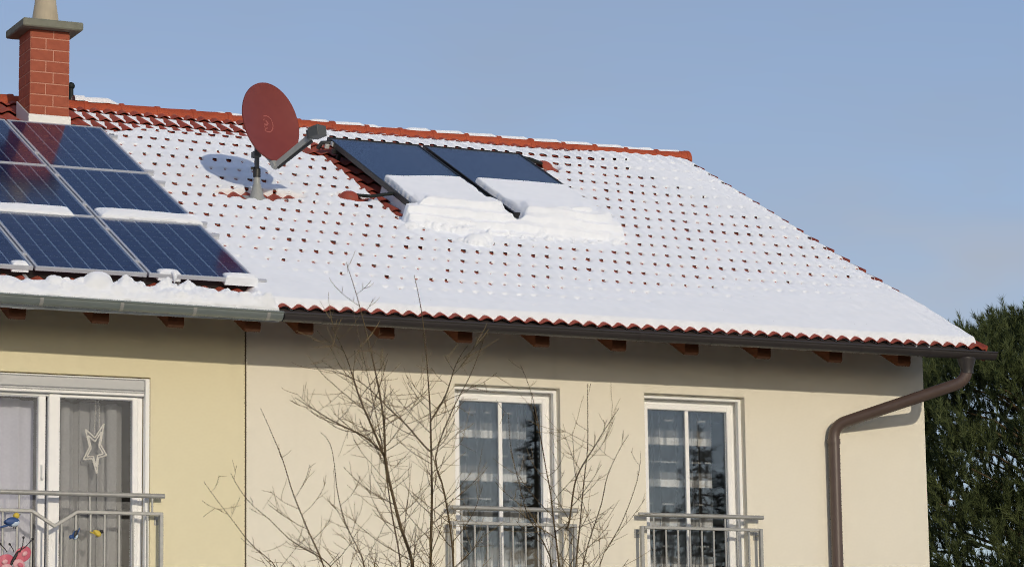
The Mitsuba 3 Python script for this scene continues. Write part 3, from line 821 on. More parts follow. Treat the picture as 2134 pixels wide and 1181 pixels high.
snow_field = trimesh.Trimesh(roof(np.stack([X, S_lip, level], -1)).reshape(-1, 3), sf, process=False)
snow_field.remove_unreferenced_vertices()
# snow caps on the ridge tiles
caps = []
xr = np.arange(0.10, 7.42, 0.012)
an = np.radians(np.linspace(52, 140, 15))
XRg, AN = np.meshgrid(xr, an, indexing="ij")
local = (7.535 - 0.43 - XRg) / RL
ph = 1 - (local - np.floor(local))                        # 0 at the left end of each ridge tile, 1 at its right
r_tile = 0.101 + 0.016 * ph
amount = 0.020 * sm(0.42, 0.55, nz(XRg, 0 * XRg, 1.6, seed=41) + 0.25 * sm(2.4, 3.2, XRg) - 0.10) * (1 - 0.9 * sm(0.80, 0.97, ph)) + 0.045 * sm(0.62, 0.45, XRg)
spread = np.exp(-((AN - np.pi / 2) / 0.62) ** 4)
rr = r_tile - 0.012 + (amount * 1.25 + 0.004) * spread + 0.004 * (nz(XRg, AN, 9, seed=44) - 0.5)
cap = np.stack([XRg, YR - np.cos(AN) * rr * 1.06, ZR + np.sin(AN) * rr], -1)
ridge_cap = trimesh.Trimesh(cap.reshape(-1, 3), grid_faces(*XRg.shape), process=False)
tag(obj("roof_snow", cat([snow_field, ridge_cap]), "snow", smooth=True), "thin white snow cover on the cream house roof with rows of tile tips poking through", "snow", kind="stuff")


def snow_heap():
    xs_, ss_ = np.arange(2.20, 5.20, 0.0095), np.arange(1.70, 4.00, 0.0080)
    x, s = np.meshgrid(xs_, ss_, indexing="ij")
    e = 0.16 * (nz(x, s, 1.5, seed=51) - 0.5) + 0.05 * (nz(x, s, 6, seed=52) - 0.5)
    notch = np.exp(-((x - 3.66) / 0.15) ** 2)
    top = 3.70 + 0.19 * sm(2.5, 3.57, x) + 0.02 * sm(3.57, 3.63, x) - 0.03 * sm(4.1, 4.8, x) + 0.02 * (nz(x, s, 7, seed=50) - 0.5)
    low = 2.36 - 0.09 * sm(2.6, 3.1, x) + 0.06 * sm(3.4, 3.9, x) - 0.12 * np.exp(-((x - 3.12) / 0.16) ** 2) + 0.20 * (nz(x, 0 * s, 2.4, seed=57) - 0.5) + 0.05 * (nz(x, s, 9, 3, seed=68) - 0.5)
    # the slab still lying on the glass and the bulge pushed over the lower edge
    slab = 0.047 + 0.020 + 0.020 * nz(x, s, 2.2, seed=53)
    shoulder = (0.60 + 0.55 * nz(x, 0 * s, 1.5, seed=49)) * sm(2.40, 2.85, x + 0.4 * (2.8 - s)) * sm(5.05, 4.45, x) * (1 - 0.75 * notch)
    bulge = (0.070 * sm(3.20, 2.80, s + e) + 0.045 * sm(2.95, 2.65, s + e)) * shoulder
    fall = sm(low - 0.03, 2.74, s + 0.5 * e)
    n = np.minimum(slab + bulge, -0.110 + (0.33 - 0.08 * sm(4.3, 4.9, x) - 0.09 * notch) * fall ** 0.75)
    # strata of the slid snow: broken shelves, sagging and tilted
    n += 0.060 * (nz(x, s, 2.4, 3.0, seed=69) - 0.5) * sm(3.1, 2.7, s)
    for q, amp_, sd in ((0.075, 0.85, 55), (0.033, 0.6, 63)):
        warp = 0.14 * (nz(x, s, 1.0, 1.2, seed=sd) - 0.5) + 0.045 * (nz(x, s, 3.5, 3.0, seed=sd + 1) - 0.5)
        u = (n + warp) / q
        stair = q * (np.floor(u) + sm(0.66, 0.99, u - np.floor(u))) - warp
        w_ = sm(3.15, 2.85, s + e) * amp_ * sm(0.30, 0.52, nz(x, s, 1.8, 2.4, seed=sd + 2))
        n = n * (1 - w_) + stair * w_
    n += (0.016 * (nz(x, s, 11, 18, seed=56) - 0.5) - 0.020 * np.abs(nz(x, s, 13, 24, seed=66) - 0.5)) * sm(3.3, 2.9, s)
    # gap over the joint between the collectors
    gap = np.exp(-((x - 3.648) / (0.078 - 0.012 * sm(3.0, 3.6, s) + 0.03 * (nz(x * 0, s, 9, seed=64) - 0.5))) ** 4) * sm(2.54, 2.66, s)
    n -= 0.34 * gap
    left = 2.40 + 0.17 * sm(2.60, 2.72, s) + 0.03 * sm(2.8, 3.6, s) + 0.04 * (nz(x, s, 9, 14, seed=60) - 0.5)
    right = 4.94 - 0.06 * sm(2.7, 3.4, s) + 0.08 * (nz(x, s, 4, 6, seed=61) - 0.5)
    n -= 0.36 * (1 - sm(left - 0.01, left + 0.04, x))
    n -= 0.36 * (1 - sm(right + 0.05, right - 0.12, x)) + 0.05 * sm(4.55, 4.95, x) * sm(3.2, 2.7, s)
    n -= 0.25 * sm(top - 0.03, top + 0.015, s + 0.1 * e)
    n -= 0.20 * sm(low + 0.05, low - 0.06, s)
    # crumbs and the clod that rolled further
    for bx_, bs, br, bh in ((2.96, 1.98, 0.13, 0.12), (3.09, 2.07, 0.12, 0.11), (2.84, 2.04, 0.06, 0.05), (4.68, 2.34, 0.06, 0.06), (3.05, 1.88, 0.05, 0.05), (2.45, 2.40, 0.09, 0.08)):
        d = np.hypot((x - bx_) / br, (s - bs) / (br * 0.8)) + 0.7 * (nz(x, s, 10, seed=62) - 0.5)
        n = np.maximum(n, -0.115 + bh * np.sqrt(np.clip(1 - d * d, 0, 1)) - 0.2 * (d > 1))
    rc = np.random.default_rng(91)
    for _ in range(60):
        bx_, br = rc.uniform(2.45, 4.9), rc.uniform(0.014, 0.042)
        bs = float(np.interp(bx_, xs_, low[:, 0])) + rc.normal(-0.01, 0.05)
        d = np.hypot((x - bx_) / br, (s - bs) / br) + 0.5 * (nz(x, s, 22, seed=93) - 0.5)
        n = np.where(d < 1, np.maximum(n, -0.105) + 0.7 * br * np.sqrt(np.clip(1 - d * d, 0, 1)), n)
    keep = (n > -0.155)
    f = grid_faces(*x.shape)
    f = f[keep.reshape(-1)[f].any(1)]
    m = trimesh.Trimesh(roof(np.stack([x, s, n], -1)).reshape(-1, 3), f, process=False)
    m.remove_unreferenced_vertices()
    return m


tag(obj("snow_heap", snow_heap(), "snow", smooth=True), "thick heap of slid snow folded over the lower ends of the two collectors", "snow heap")


def snow_lump(x0, x1, s0, s1, nb, h, seed, step=0.008, ragged=0.25, hp=0.5):
    xs_, ss_ = np.arange(x0 - 0.03, x1 + 0.03, step), np.arange(s0 - 0.03, s1 + 0.03, step)
    x, s = np.meshgrid(xs_, ss_, indexing="ij")
    wv_ = ragged * (nz(x, s, 6, seed=seed) - 0.5) * (s1 - s0)
    d = np.minimum(np.minimum(x - x0, x1 - x) / (0.6 * (s1 - s0)), np.minimum(s - s0, s1 - s) / (0.5 * (s1 - s0)) + wv_ * 2)
    n = nb + h * np.clip(d, 0, 1) ** hp * (0.75 + 0.5 * nz(x, s, 5, seed=seed + 1)) - 0.06 * (d <= 0)
    f = grid_faces(*x.shape)
    f = f[(d > -0.02).reshape(-1)[f].any(1)]
    m = trimesh.Trimesh(roof(np.stack([x, s, n], -1)).reshape(-1, 3), f, process=False)
    m.remove_unreferenced_vertices()
    return m


for x0, x1, s0, s1, h, text in ((-2.35, -1.21, 1.64, 1.86, 0.050, "long strip of snow on the middle row panel left of the panel joint"),
                                (-0.95, 0.03, 1.665, 1.90, 0.055, "long strip of snow along the lower edge of the right middle panel"),
                                (-0.90, -0.70, 0.005, 0.10, 0.035, "small snow clump on the bottom edge of the corner panel, with a drip"),
                                (-0.29, 0.01, -0.005, 0.11, 0.035, "small flat snow clump at the bottom right corner of the panels"),
                                (-2.20, -2.06, 0.01, 0.10, 0.03, "tiny snow clump beside the left panel joint at the bottom edge")):
    m = snow_lump(x0, x1, s0, s1, -0.002, h, int(abs(x0) * 100))
    if "drip" in text:
        m = cat([m, tube(roof([[-0.77, 0.012, 0.012], [-0.765, -0.012, 0.0], [-0.76, -0.018, -0.04], [-0.762, -0.020, -0.075]]), [0.03, 0.024, 0.014, 0.003], 10)])
    tag(obj("snow_clump", m, "snow", smooth=True), text, "snow", "snow left on the solar panels")


def eave_snow():
    xs_, ss_ = np.arange(-3.6, 0.13, 0.009), np.arange(S0 - 0.09, 0.03, 0.009)
    x, s = np.meshgrid(xs_, ss_, indexing="ij")
    up = S0 + 0.29 + 0.10 * (nz(x, 0 * s, 2.2, seed=71) - 0.5) * 2
    h = 0.040 + 0.105 * nz(x, s, 2.9, 4.5, seed=72) + 0.055 * (nz(x, s, 9, seed=73) - 0.5) + 0.030 * (nz(x, s, 20, seed=76) - 0.5)
    for bx_, bs, br, bh in ((-1.52, -0.22, 0.15, 0.145), (-1.66, -0.20, 0.10, 0.10), (-1.24, -0.21, 0.14, 0.085), (-0.26, -0.17, 0.09, 0.06), (-0.02, -0.13, 0.09, 0.10), (-2.3, -0.2, 0.15, 0.07)):
        d = np.hypot((x - bx_) / br, (s - bs) / (br * 0.8)) + 0.8 * (nz(x, s, 9, seed=74) - 0.5)
        h = np.maximum(h, bh * np.sqrt(np.clip(1.15 - d * d, 0, 2)) + 0.04 * (d < 1))
    rc = np.random.default_rng(77)
    for _ in range(60):
        cx_, cs_, cr_ = rc.uniform(-3.5, 0.05), rc.uniform(S0, -0.12), rc.uniform(0.025, 0.075)
        d = np.hypot((x - cx_) / cr_, (s - cs_) / (cr_ * rc.uniform(0.6, 1.0))) + 0.5 * (nz(x, s, 14, seed=78) - 0.5)
        h = h + np.where(d < 1, rc.uniform(0.30, 0.62) * cr_ * np.sqrt(np.clip(1 - d * d, 0, 1)), 0)
    edge = np.minimum(s - (S0 - 0.055) - 0.03 * nz(x, s, 5, seed=75), up - s) / 0.11
    edge = np.minimum(edge, (0.09 - x) / 0.08)
    n = -0.145 + h * np.clip(edge, 0, 1) ** 0.5 - 0.10 * (edge <= 0)
    f = grid_faces(*x.shape)
    f = f[(edge > -0.05).reshape(-1)[f].any(1)]
    m = trimesh.Trimesh(roof(np.stack([x, s, n], -1)).reshape(-1, 3), f, process=False)
    m.remove_unreferenced_vertices()
    return m


tag(obj("eave_snow", eave_snow(), "snow", smooth=True), "lumpy bank of snow lying on the eave between the grey gutter and the solar panels", "snow bank")

# ---------------------------------------------------------------- curtains and window decoration


def curtain(x0, x1, z0, z1, y, amp, wl, seed, n=220, wavy_top=0.0):
    x = np.linspace(0, 1, n)
    r = np.random.default_rng(seed)
    ph = 2 * np.pi * (x * (x1 - x0) / wl + 0.35 * np.sin(2 * np.pi * x * 1.7 + r.random() * 6) + 0.2 * np.sin(2 * np.pi * x * 4.1 + r.random() * 6))
    rows = []
    for k, t in enumerate(np.linspace(0, 1, 8)):
        z = z0 + (z1 - z0) * t + (wavy_top * np.sin(ph * 0.5 + 1) if k == 7 else 0)
        rows.append(np.stack([x0 + (x1 - x0) * x + 0.3 * amp * np.sin(2 * ph), y + amp * np.sin(ph) * (0.8 + 0.3 * (1 - t)) + amp * 0.4 * np.sin(ph * 0.5 + 3 * t), np.broadcast_to(z, x.shape)], -1))
    return trimesh.Trimesh(np.array(rows).reshape(-1, 3), grid_faces(8, n), process=False)


shift[0] = WALL_Y
tag(obj("curtain", curtain(-1.724, -0.886, 2.76, 4.722, 0.36, 0.050, 0.24, 3, wavy_top=0.012), "fabric_grey", smooth=True), "grey folded curtain behind the hanging star in the yellow house window", "curtain")
tag(obj("curtain", curtain(-2.714, -1.724, 2.76, 4.732, 0.35, 0.016, 0.19, 4, wavy_top=0.008), "fabric_white", smooth=True), "pale lavender curtain behind the left pane of the yellow house window", "curtain")
tag(obj("curtain", curtain(4.195, 5.044, 2.80, 4.874, 0.31, 0.034, 0.105, 5), "voile", smooth=True), "sheer striped curtain behind the window nearest the downpipe", "curtain")
tag(obj("curtain", curtain(2.215, 3.054, 2.80, 4.874, 0.31, 0.034, 0.105, 6), "voile", smooth=True), "sheer striped curtain behind the window partly hidden by the bare tree", "curtain")

SK = thing("window_star", "pale wire star hanging on threads in front of the grey curtain", "ornament")
sc = np.array([-1.204, 0.22, 4.293])
outer = np.array([(-0.085, 0.185), (0.075, 0.235), (0.10, -0.045), (0.015, -0.205), (-0.10, -0.08)])


def star_ring(k, rad_):
    mids = [(outer[i] + outer[(i + 1) % 5]) / 2 for i in range(5)]
    pts = []
    for i in range(5):
        pts += [outer[i] * k, mids[i] * 0.52 * k]
    pts = np.array(pts + [pts[0]])
    P = np.stack([sc[0] + pts[:, 0] * 0.95, sc[1] + pts[:, 0] * -0.35, sc[2] + pts[:, 1]], -1)
    return cat([tube([a, b], rad_, 8) for a, b in zip(P[:-1], P[1:])])


obj("outer_outline", star_ring(1.0, 0.0066), "star_wood", SK)
obj("inner_outline", star_ring(0.70, 0.0062), "star_wood", SK)
obj("thread", cat([tube([[-1.209, 0.22, 4.43], [-1.204, 0.22, 4.735]], 0.0016, 5), tube([[-1.164, 0.215, 4.49], [-1.174, 0.22, 4.735]], 0.0016, 5)]), "star_wood", SK)


def ell(c, r, turn=0.0, sub=2):
    m = trimesh.creation.icosphere(sub, 1.0)
    m.vertices = m.vertices * r
    m.apply_transform(trimesh.transformations.rotation_matrix(turn, [0, 1, 0]))
    m.apply_translation(c)
    return m


def bird(label, c, size, tilt, body, head, wing, belly, flip=1):
    b_ = thing("bird_figure", label, "ornament", "bird figures on the yellow house railing")
    R = trimesh.transformations.rotation_matrix(tilt, [0, 1, 0])

    def put(m):
        m.vertices = m.vertices * [flip, 1, 1]
        if flip < 0:
            m.invert()
        m.apply_transform(R)
        m.apply_scale(size)
        m.apply_translation(c)
        return m
    obj("body", put(cat([ell((0, 0, 0), (0.60, 0.36, 0.40), 0.25), ell((-0.70, 0, -0.12), (0.48, 0.12, 0.09), 0.12)])), body, b_, smooth=True)
    obj("belly", put(ell((0.10, -0.05, -0.14), (0.44, 0.34, 0.30), 0.2)), belly, b_, smooth=True)
    obj("head", put(ell((0.48, 0, 0.36), (0.27, 0.25, 0.25))), head, b_, smooth=True)
    cone = trimesh.creation.cone(0.07, 0.22, sections=10)
    cone.apply_transform(trimesh.transformations.rotation_matrix(np.pi / 2, [0, 1, 0]))
    cone.apply_translation([0.70, 0, 0.34])
    obj("beak", put(cone), "paint_black", b_)
    for q in (-1, 1):
        obj("wing", put(ell((-0.12, q * 0.31, 0.06), (0.52, 0.09, 0.24), 0.28)), wing, b_, smooth=True)
    obj("clip", put(cat([tube([(0, 0.1, -0.3), (0, 0.2, -0.62)], 0.03, 6), tube([(0.12, 0.1, -0.3), (0.14, 0.2, -0.62)], 0.03, 6)])), "paint_black", b_)
    return b_


bird("blue and white bird figure with yellow head under the left end of the rail", (-2.042, -0.125, 3.621), 0.105, -0.35, "paint_blue", "paint_yellow", "paint_blue", "paint_light_blue", 1)
bird("small dark blue bird figure perched between the balusters below the star", (-1.487, -0.125, 3.52), 0.066, -1.05, "paint_blue", "paint_blue", "paint_black", "paint_light_blue", -1)
bird("small yellow and black bird figure right of the blue one", (-1.288, -0.125, 3.54), 0.062, 0.25, "paint_yellow", "paint_black", "paint_yellow", "paint_yellow", 1)
bk = thing("butterfly_figure", "pink butterfly figure with black feelers low in the left window railing", "ornament")
cB = np.array([-2.027, -0.13, 3.303])
for k, (dx, dz, sx, sz, tn, mt) in enumerate(((0.085, 0.045, 0.080, 0.062, -0.7, "paint_pink"), (-0.075, -0.02, 0.085, 0.060, -0.35, "paint_pink"), (0.045, -0.045, 0.055, 0.045, 0.5, "paint_pale_pink"), (-0.06, -0.085, 0.055, 0.045, 0.3, "paint_pale_pink"))):
    m = ell((0, 0, 0), (sx, 0.006, sz), tn)
    v = m.vertices
    v[:, 1] += 0.25 * np.abs(v[:, 0])
    obj("wing", m.apply_translation(cB + [dx, -0.01 * k, dz]), mt, bk, smooth=True)
    obj("spot", ell(cB + [dx * 1.1, -0.014 - 0.012 * k, dz * 1.1], (0.026, 0.006, 0.018), tn), "paint_pale_pink" if mt == "paint_pink" else "paint_pink", bk, smooth=True)
obj("body", ell(cB, (0.014, 0.014, 0.085), 0.5), "paint_black", bk, smooth=True)
for a, b in (((0.03, 0.06), (0.155, 0.175)), ((0.0, 0.06), (-0.045, 0.125)), ((0.05, 0.06), (0.075, 0.185)), ((-0.06, 0.06), (-0.125, 0.125))):
    p, q = cB + [a[0], -0.01, a[1]], cB + [b[0], -0.03, b[1]]
    obj("feeler", cat([tube([p, (p + q) / 2 + [0.008, 0, -0.006], q], 0.0042, 6), ell(q, (0.011, 0.011, 0.011))]), "paint_black", bk, smooth=True)

shift[0] = 0.0

# ---------------------------------------------------------------- bare trees


def polyline(pts, n):
    p = np.asarray(pts, float)
    p = p[np.concatenate([[True], np.linalg.norm(np.diff(p, axis=0), axis=1) > 1e-6])]
    t = np.concatenate([[0], np.cumsum(np.linalg.norm(np.diff(p, axis=0), axis=1))])
    from scipy.interpolate import PchipInterpolator
    return PchipInterpolator(t, p)(np.linspace(0, t[-1], n)), t[-1]


def twig_path(r, start, d, length, n, curl=0.45, jitter=0.06):
    p, q = [np.array(start)], np.array(d, float)
    for _ in range(n):
        q = q + r.normal(0, jitter, 3) + [0, 0, curl / n]
        q /= np.linalg.norm(q)
        p.append(p[-1] + q * length / n)
    return np.array(p)


def bare_tree(name, label, stems, seed, every=0.085, zmin=2.2, group=None, scale=1.0):
    r = np.random.default_rng(seed)
    tk = thing(name, label, "tree", group)
    twigs, fine = [], []
    for pts, r0, r1 in stems:
        p, L = polyline(pts, max(10, int(len(pts) * 7)))
        rad_ = np.linspace(r0 * 0.74, r1 * 0.8, len(p)) * (1 + 0.06 * r.normal(0, 1, len(p)))
        obj("stem", tube(p, rad_, 9), "bark", tk, smooth=True)
        n = int(L / every)
        az = r.random() * 6.28
        for k in range(n):
            f_ = (k + r.random()) / n
            i = min(int(f_ * (len(p) - 1)), len(p) - 2)
            q = p[i] + (p[i + 1] - p[i]) * (f_ * (len(p) - 1) - i)
            if q[2] < zmin or (f_ > 0.82 and r.random() < 0.7):
                continue
            az += 2.4 + r.normal(0, 0.5)
            ax = p[i + 1] - p[i]
            ax /= np.linalg.norm(ax)
            side = np.array([math.cos(az), math.sin(az), 0.0])
            d = ax * r.uniform(0.35, 0.8) + side * r.uniform(0.7, 1.0)
            d /= np.linalg.norm(d)
            ln = scale * (0.14 + 0.55 * (1 - f_) ** 0.8) * (0.6 + 0.4 * min(1, r0 / 0.02)) * r.uniform(0.45, 1.25)
            rb = min(rad_[i] * 0.5, 0.0018 + 0.0034 * ln)
            w_ = twig_path(r, q, d, ln, 7)
            twigs.append(tube(w_, np.linspace(rb, 0.0017, len(w_)), 5, False))
            m = int(ln / 0.070)
            for h in range(m):
                g_ = r.uniform(0.15, 0.97)
                a = w_[min(int(g_ * 7), 6)] * (1 - (g_ * 7) % 1) + w_[min(int(g_ * 7) + 1, 7)] * ((g_ * 7) % 1)
                dd = (w_[-1] - w_[0]) / ln * 0.7 + r.normal(0, 0.55, 3)
                dd /= np.linalg.norm(dd)
                l2 = r.uniform(0.06, 0.30) * min(1, ln / 0.35) * scale
                z_ = twig_path(r, a, dd, l2, 4, 0.25, 0.08)
                fine.append(tube(z_, np.linspace(0.0018, 0.0012, len(z_)), 4, False))
    tag(obj("branches", cat(twigs), "bark", tk, smooth=True), kind="stuff")
    tag(obj("twigs", cat(fine), "twig_bark", tk, smooth=False), kind="stuff")
    return tk


bare_tree("bare_tree", "leafless many stemmed young tree whose two longest shoots reach up over the gutter", [([[-1.402, -6.888, 0.0], [-1.492, -7.071, 1.243], [-1.585, -7.258, 2.764], [-1.713, -7.331, 3.063], [-1.774, -7.273, 3.462], [-1.789, -7.289, 3.674], [-1.867, -7.283, 4.101], [-1.936, -7.255, 4.411], [-2.014, -7.254, 4.654]], 0.034, 0.0022),
     ([[-1.332, -6.838, 0.0], [-1.426, -7.107, 1.239], [-1.543, -7.44, 2.753], [-1.581, -7.559, 3.289], [-1.58, -7.549, 3.532], [-1.672, -7.705, 3.996], [-1.739, -7.789, 4.284], [-1.82, -7.85, 4.534]], 0.026, 0.0022),
     ([[-1.302, -6.928, 0.0], [-1.37, -7.226, 1.235], [-1.458, -7.601, 2.744], [-1.568, -7.711, 3.216], [-1.657, -7.79, 3.415], [-1.623, -7.95, 3.668], [-1.572, -8.166, 3.913], [-1.561, -8.32, 4.1]], 0.021, 0.002),
     ([[-1.482, -6.858, 0.0], [-1.712, -6.82, 1.255], [-1.995, -6.777, 2.789], [-2.077, -6.694, 3.043], [-2.14, -6.56, 3.333], [-2.152, -6.464, 3.498], [-2.19, -6.347, 3.698], [-2.206, -6.193, 3.873]], 0.019, 0.002),
     ([[-1.442, -6.948, 0.0], [-1.602, -6.962, 1.251], [-1.792, -6.969, 2.78], [-1.899, -6.871, 3.111], [-1.934, -6.837, 3.345], [-1.931, -6.751, 3.571], [-1.942, -6.597, 3.68]], 0.016, 0.002),
     ([[-1.512, -6.918, 0.0], [-1.887, -6.877, 1.251], [-2.351, -6.844, 2.779], [-2.512, -6.799, 2.935], [-2.602, -6.778, 3.056], [-2.718, -6.784, 3.19], [-2.821, -6.802, 3.313]], 0.013, 0.002),
     ([[-1.472, -6.968, 0.0], [-1.808, -7.182, 1.234], [-2.213, -7.431, 2.743], [-2.515, -7.469, 2.916], [-2.635, -7.454, 3.032], [-2.815, -7.557, 3.137], [-2.962, -7.668, 3.283]], 0.013, 0.002),
     ([[-1.382, -6.808, 0.0], [-1.421, -6.806, 1.258], [-1.467, -6.798, 2.796], [-1.511, -6.751, 3.176], [-1.559, -6.711, 3.619], [-1.607, -6.629, 4.007], [-1.635, -6.499, 4.374], [-1.616, -6.372, 4.555]], 0.015, 0.002),
     ([[-1.766, -7.276, 3.416], [-1.766, -7.276, 3.416], [-1.755, -7.25, 3.419], [-1.872, -7.326, 3.606], [-2.012, -7.428, 3.802], [-2.15, -7.528, 4.057], [-2.304, -7.669, 4.211]], 0.012, 0.002),
     ([[-1.778, -7.281, 3.476], [-1.778, -7.281, 3.476], [-1.785, -7.298, 3.475], [-1.932, -7.313, 3.575], [-2.152, -7.37, 3.652], [-2.356, -7.476, 3.723], [-2.521, -7.61, 3.767]], 0.009, 0.002),
     ([[-1.6, -7.59, 3.467], [-1.6, -7.59, 3.467], [-1.598, -7.586, 3.467], [-1.7, -7.537, 3.59], [-1.776, -7.337, 3.761], [-1.931, -7.159, 3.96], [-2.106, -6.98, 4.042]], 0.008, 0.002),
     ([[-1.636, -7.66, 3.639], [-1.636, -7.66, 3.639], [-1.635, -7.659, 3.64], [-1.592, -7.814, 3.805], [-1.577, -7.93, 3.972], [-1.591, -8.141, 4.063]], 0.008, 0.002)], 21, every=0.072)
bare_tree("bare_tree", "leafless shrub in front of the wall between the two cream house windows", [([[-0.42, -7.077, 0.0], [-0.492, -7.296, 1.242], [-0.589, -7.58, 2.76], [-0.579, -7.639, 3.065], [-0.584, -7.745, 3.423], [-0.646, -7.894, 3.651], [-0.675, -7.955, 3.887]], 0.02, 0.002),
     ([[-0.5, -7.107, 0.0], [-0.559, -7.251, 1.246], [-0.629, -7.421, 2.769], [-0.658, -7.39, 3.176], [-0.632, -7.242, 3.47], [-0.658, -7.165, 3.824], [-0.665, -6.972, 4.134]], 0.02, 0.002),
     ([[-0.35, -7.157, 0.0], [-0.476, -7.429, 1.236], [-0.64, -7.78, 2.746], [-0.608, -7.965, 3.098], [-0.678, -8.238, 3.313], [-0.701, -8.546, 3.504]], 0.014, 0.002),
     ([[-0.54, -7.047, 0.0], [-0.54, -7.088, 1.255], [-0.555, -7.169, 2.787], [-0.628, -6.939, 3.182], [-0.619, -6.748, 3.519], [-0.543, -6.525, 3.868]], 0.014, 0.002),
     ([[-0.32, -7.067, 0.0], [-0.313, -7.2, 1.25], [-0.293, -7.342, 2.78], [-0.147, -7.342, 3.035], [0.01, -7.294, 3.327], [0.121, -7.164, 3.566]], 0.012, 0.002),
     ([[-0.65, -7.574, 3.007], [-0.65, -7.574, 3.007], [-0.657, -7.588, 3.006], [-0.643, -7.707, 3.302], [-0.623, -7.977, 3.521], [-0.58, -8.196, 3.711]], 0.009, 0.002)], 22, every=0.085)
bare_tree("bare_tree", "leafless young tree standing outside the picture and mirrored dark in the cream house window", [([[5.655, -7.058, 0.0], [5.679, -7.006, 1.423], [5.663, -7.083, 2.372], [5.74, -7.166, 3.321], [5.718, -7.279, 4.033], [5.866, -7.211, 4.744]], 0.024, 0.002),
     ([[5.639, -7.07, 0.0], [5.651, -7.125, 1.5], [5.73, -7.245, 2.499], [5.813, -7.444, 3.499], [5.818, -7.433, 4.249], [5.952, -7.667, 4.998]], 0.024, 0.002),
     ([[5.579, -7.077, 0.0], [5.513, -7.106, 1.558], [5.495, -7.314, 2.596], [5.492, -7.384, 3.635], [5.528, -7.377, 4.414], [5.505, -7.44, 5.193]], 0.024, 0.002),
     ([[5.612, -6.921, 0.0], [5.603, -6.936, 1.432], [5.574, -6.841, 2.386], [5.596, -6.667, 3.341], [5.584, -6.764, 4.057], [5.637, -6.626, 4.773]], 0.024, 0.002),
     ([[5.608, -7.08, 0.0], [5.595, -7.112, 1.506], [5.575, -7.272, 2.51], [5.605, -7.358, 3.514], [5.664, -7.528, 4.267], [5.774, -7.525, 5.02]], 0.016, 0.002),
     ([[5.565, -6.928, 0.0], [5.542, -6.817, 1.176], [5.491, -6.721, 1.96], [5.356, -6.681, 2.744], [5.343, -6.558, 3.332], [5.372, -6.563, 3.921]], 0.016, 0.002),
     ([[5.52, -7.005, 0.0], [5.436, -6.981, 1.409], [5.416, -7.036, 2.348], [5.398, -7.076, 3.288], [5.207, -7.002, 3.992], [5.151, -7.038, 4.696]], 0.016, 0.002),
     ([[5.561, -6.93, 0.0], [5.584, -6.852, 1.525], [5.42, -6.639, 2.542], [5.369, -6.536, 3.558], [5.363, -6.56, 4.321], [5.311, -6.449, 5.083]], 0.016, 0.002),
     ([[5.616, -6.922, 0.0], [5.632, -6.888, 1.405], [5.657, -6.766, 2.341], [5.759, -6.626, 3.278], [5.602, -6.526, 3.98], [5.579, -6.455, 4.683]], 0.016, 0.002),
     ([[5.679, -7.012, 0.0], [5.642, -7.063, 1.57], [5.74, -7.102, 2.617], [5.644, -6.949, 3.664], [5.704, -7.01, 4.449], [5.82, -7.032, 5.234]], 0.016, 0.002),
     ([[5.645, -6.934, 0.0], [5.684, -6.907, 1.283], [5.662, -6.877, 2.139], [5.641, -6.93, 2.994], [5.636, -6.829, 3.636], [5.786, -6.841, 4.277]], 0.016, 0.002)], 23, every=0.075)

# ---------------------------------------------------------------- evergreens


def tufts(centres, dirs, sizes, r, needles=34, wide=0.0075, spread=0.75, ln=0.62):
    n = len(centres)
    d = dirs / np.linalg.norm(dirs, axis=1, keepdims=True)
    a = np.cross(d, [0.3, 0.5, 0.81])
    a /= np.linalg.norm(a, axis=1, keepdims=True)
    b = np.cross(d, a)
    t = r.random((n, needles, 1))
    ph = r.random((n, needles, 1)) * 2 * np.pi
    rad_ = np.cos(ph) * a[:, None] + np.sin(ph) * b[:, None]
    base = centres[:, None] + d[:, None] * (t * sizes[:, None, None])
    nd = d[:, None] * r.uniform(0.55, 1.1, (n, needles, 1)) + rad_ * spread * r.uniform(0.5, 1.1, (n, needles, 1))
    nd /= np.linalg.norm(nd, axis=2, keepdims=True)
    tip = base + nd * sizes[:, None, None] * ln * r.uniform(0.7, 1.15, (n, needles, 1))
    side = np.cross(nd, r.normal(0, 1, (n, needles, 3)))
    side /= np.linalg.norm(side, axis=2, keepdims=True)
    v = np.stack([base - side * wide / 2, base + side * wide / 2, tip], 2).reshape(-1, 3)
    return trimesh.Trimesh(v, np.arange(len(v)).reshape(-1, 3), process=False)


def pine_crown(cx, cy, z0, z1, rmax, clusters, seed):
    """Shoots gathered in bunches at the branch ends: (shoot positions, directions, bunch centres)."""
    r = np.random.default_rng(seed)
    h = r.random(clusters) ** 0.75
    az = r.random(clusters) * 2 * np.pi
    z = z0 + (z1 - z0) * h
    prof_ = rmax * np.sqrt(np.clip(1 - (np.maximum(h - 0.30, 0.3 * (h - 0.30)) / 0.71) ** 3, 0.02, 1))
    lump = 0.52 + 0.85 * meshkit.fbm(np.stack([np.cos(az) * 2.2, np.sin(az) * 2.2, z * 1.1], -1), 3, seed)
    rr_ = prof_ * lump * (1 - 0.50 * r.random(clusters) ** 1.8)
    b = np.stack([cx + rr_ * np.cos(az), cy + rr_ * np.sin(az), z], -1)
    k = 9
    d = np.stack([np.cos(az) * 0.45, np.sin(az) * 0.45, np.full(clusters, 1.0)], -1)[:, None] + r.normal(0, 0.42, (clusters, k, 3))
    c_ = b[:, None] + r.normal(0, 1, (clusters, k, 3)) * [0.12, 0.12, 0.08] + d * 0.08
    return c_.reshape(-1, 3), d.reshape(-1, 3), b, r


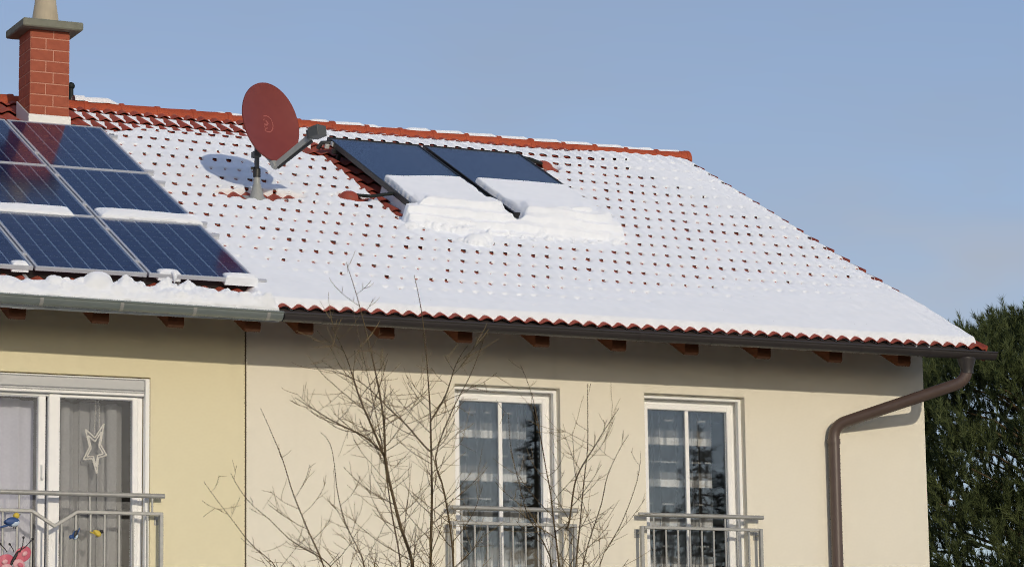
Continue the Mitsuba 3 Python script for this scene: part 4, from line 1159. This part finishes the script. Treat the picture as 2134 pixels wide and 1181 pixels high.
PX0, PY0 = 15.3, 9.2
c, d, bunch, r = pine_crown(PX0, PY0, 1.3, 7.22, 3.0, 1250, 5)
pk = thing("pine_tree", "dark green bushy pine rising behind the right corner of the cream house", "tree")
tag(obj("crown", tufts(c, d, r.uniform(0.20, 0.34, len(c)), r, 70, 0.0105, 0.62, 0.36), "pine_needles", pk), kind="stuff")
obj("trunk", tube([[PX0, PY0, -0.2], [PX0 + 0.05, PY0, 3.0], [PX0, PY0 + 0.05, 8.1]], [0.17, 0.13, 0.03], 12), "bark", pk, smooth=True)
limbs = []
for q in bunch[::9]:
    limbs.append(tube([[PX0, PY0, max(1.4, q[2] - 0.75)], (q + [PX0, PY0, q[2]]) / 2 - [0, 0, 0.25], q - [0, 0, 0.05]], [0.030, 0.018, 0.008], 5, False))
tag(obj("limbs", cat(limbs), "bark", pk, smooth=True), kind="stuff")


def spruce(x, y, h, rbase, seed, label, slim=1.0):
    r = np.random.default_rng(seed)
    sk = thing("spruce_tree", label, "tree")
    cs, ds, ss, arms = [], [], [], []
    z = 0.9
    while z < h - 0.25:
        f_ = 1 - z / h
        L = rbase * f_ ** 0.85 + 0.10
        for a in r.random(int(6 + 5 * f_)) * 2 * np.pi:
            ll = L * r.uniform(0.7, 1.12)
            u = np.array([math.cos(a), math.sin(a), -0.18])
            arms.append(tube([[x, y, z], np.array([x, y, z]) + u * ll], [0.02, 0.006], 4, False))
            for t in np.arange(0.15, 1.0, 0.17 / max(ll, 0.3)):
                q = np.array([x, y, z]) + u * ll * t + r.normal(0, 0.05 + 0.06 * f_, 3)
                cs.append(q)
                ds.append(u + [0, 0, 0.35] + r.normal(0, 0.5, 3))
                ss.append(r.uniform(0.15, 0.26))
        z += 0.16 + 0.20 * f_
    for k in range(14):
        cs.append(np.array([x, y, h - 0.35 + k * 0.03]))
        ds.append(np.array([0, 0, 1.0]) + r.normal(0, 0.35, 3))
        ss.append(0.14)
    tag(obj("crown", tufts(np.array(cs), np.array(ds), np.array(ss), r, 22, 0.013, 0.8), "spruce_needles", sk), kind="stuff")
    obj("trunk", tube([[x, y, -0.2], [x, y, h]], [0.14 * slim, 0.02], 10), "bark", sk, smooth=True)
    tag(obj("limbs", cat(arms), "bark", sk), kind="stuff")


spruce(21.93, -30.0, 8.45, 1.6, 31, "slim spruce across the garden, mirrored in the window nearest the downpipe")
spruce(22.95, -30.6, 8.0, 1.5, 32, "second spruce across the garden, dark in the right edge of that window")
spruce(18.15, -30.2, 8.9, 1.5, 33, "tall spruce across the garden mirrored in the window behind the bare tree")
spruce(16.3, -30.8, 7.9, 2.0, 34, "lower spruce across the garden mirrored at the foot of the window behind the bare tree")
spruce(20.6, -29.2, 6.6, 1.6, 35, "shortest spruce across the garden")
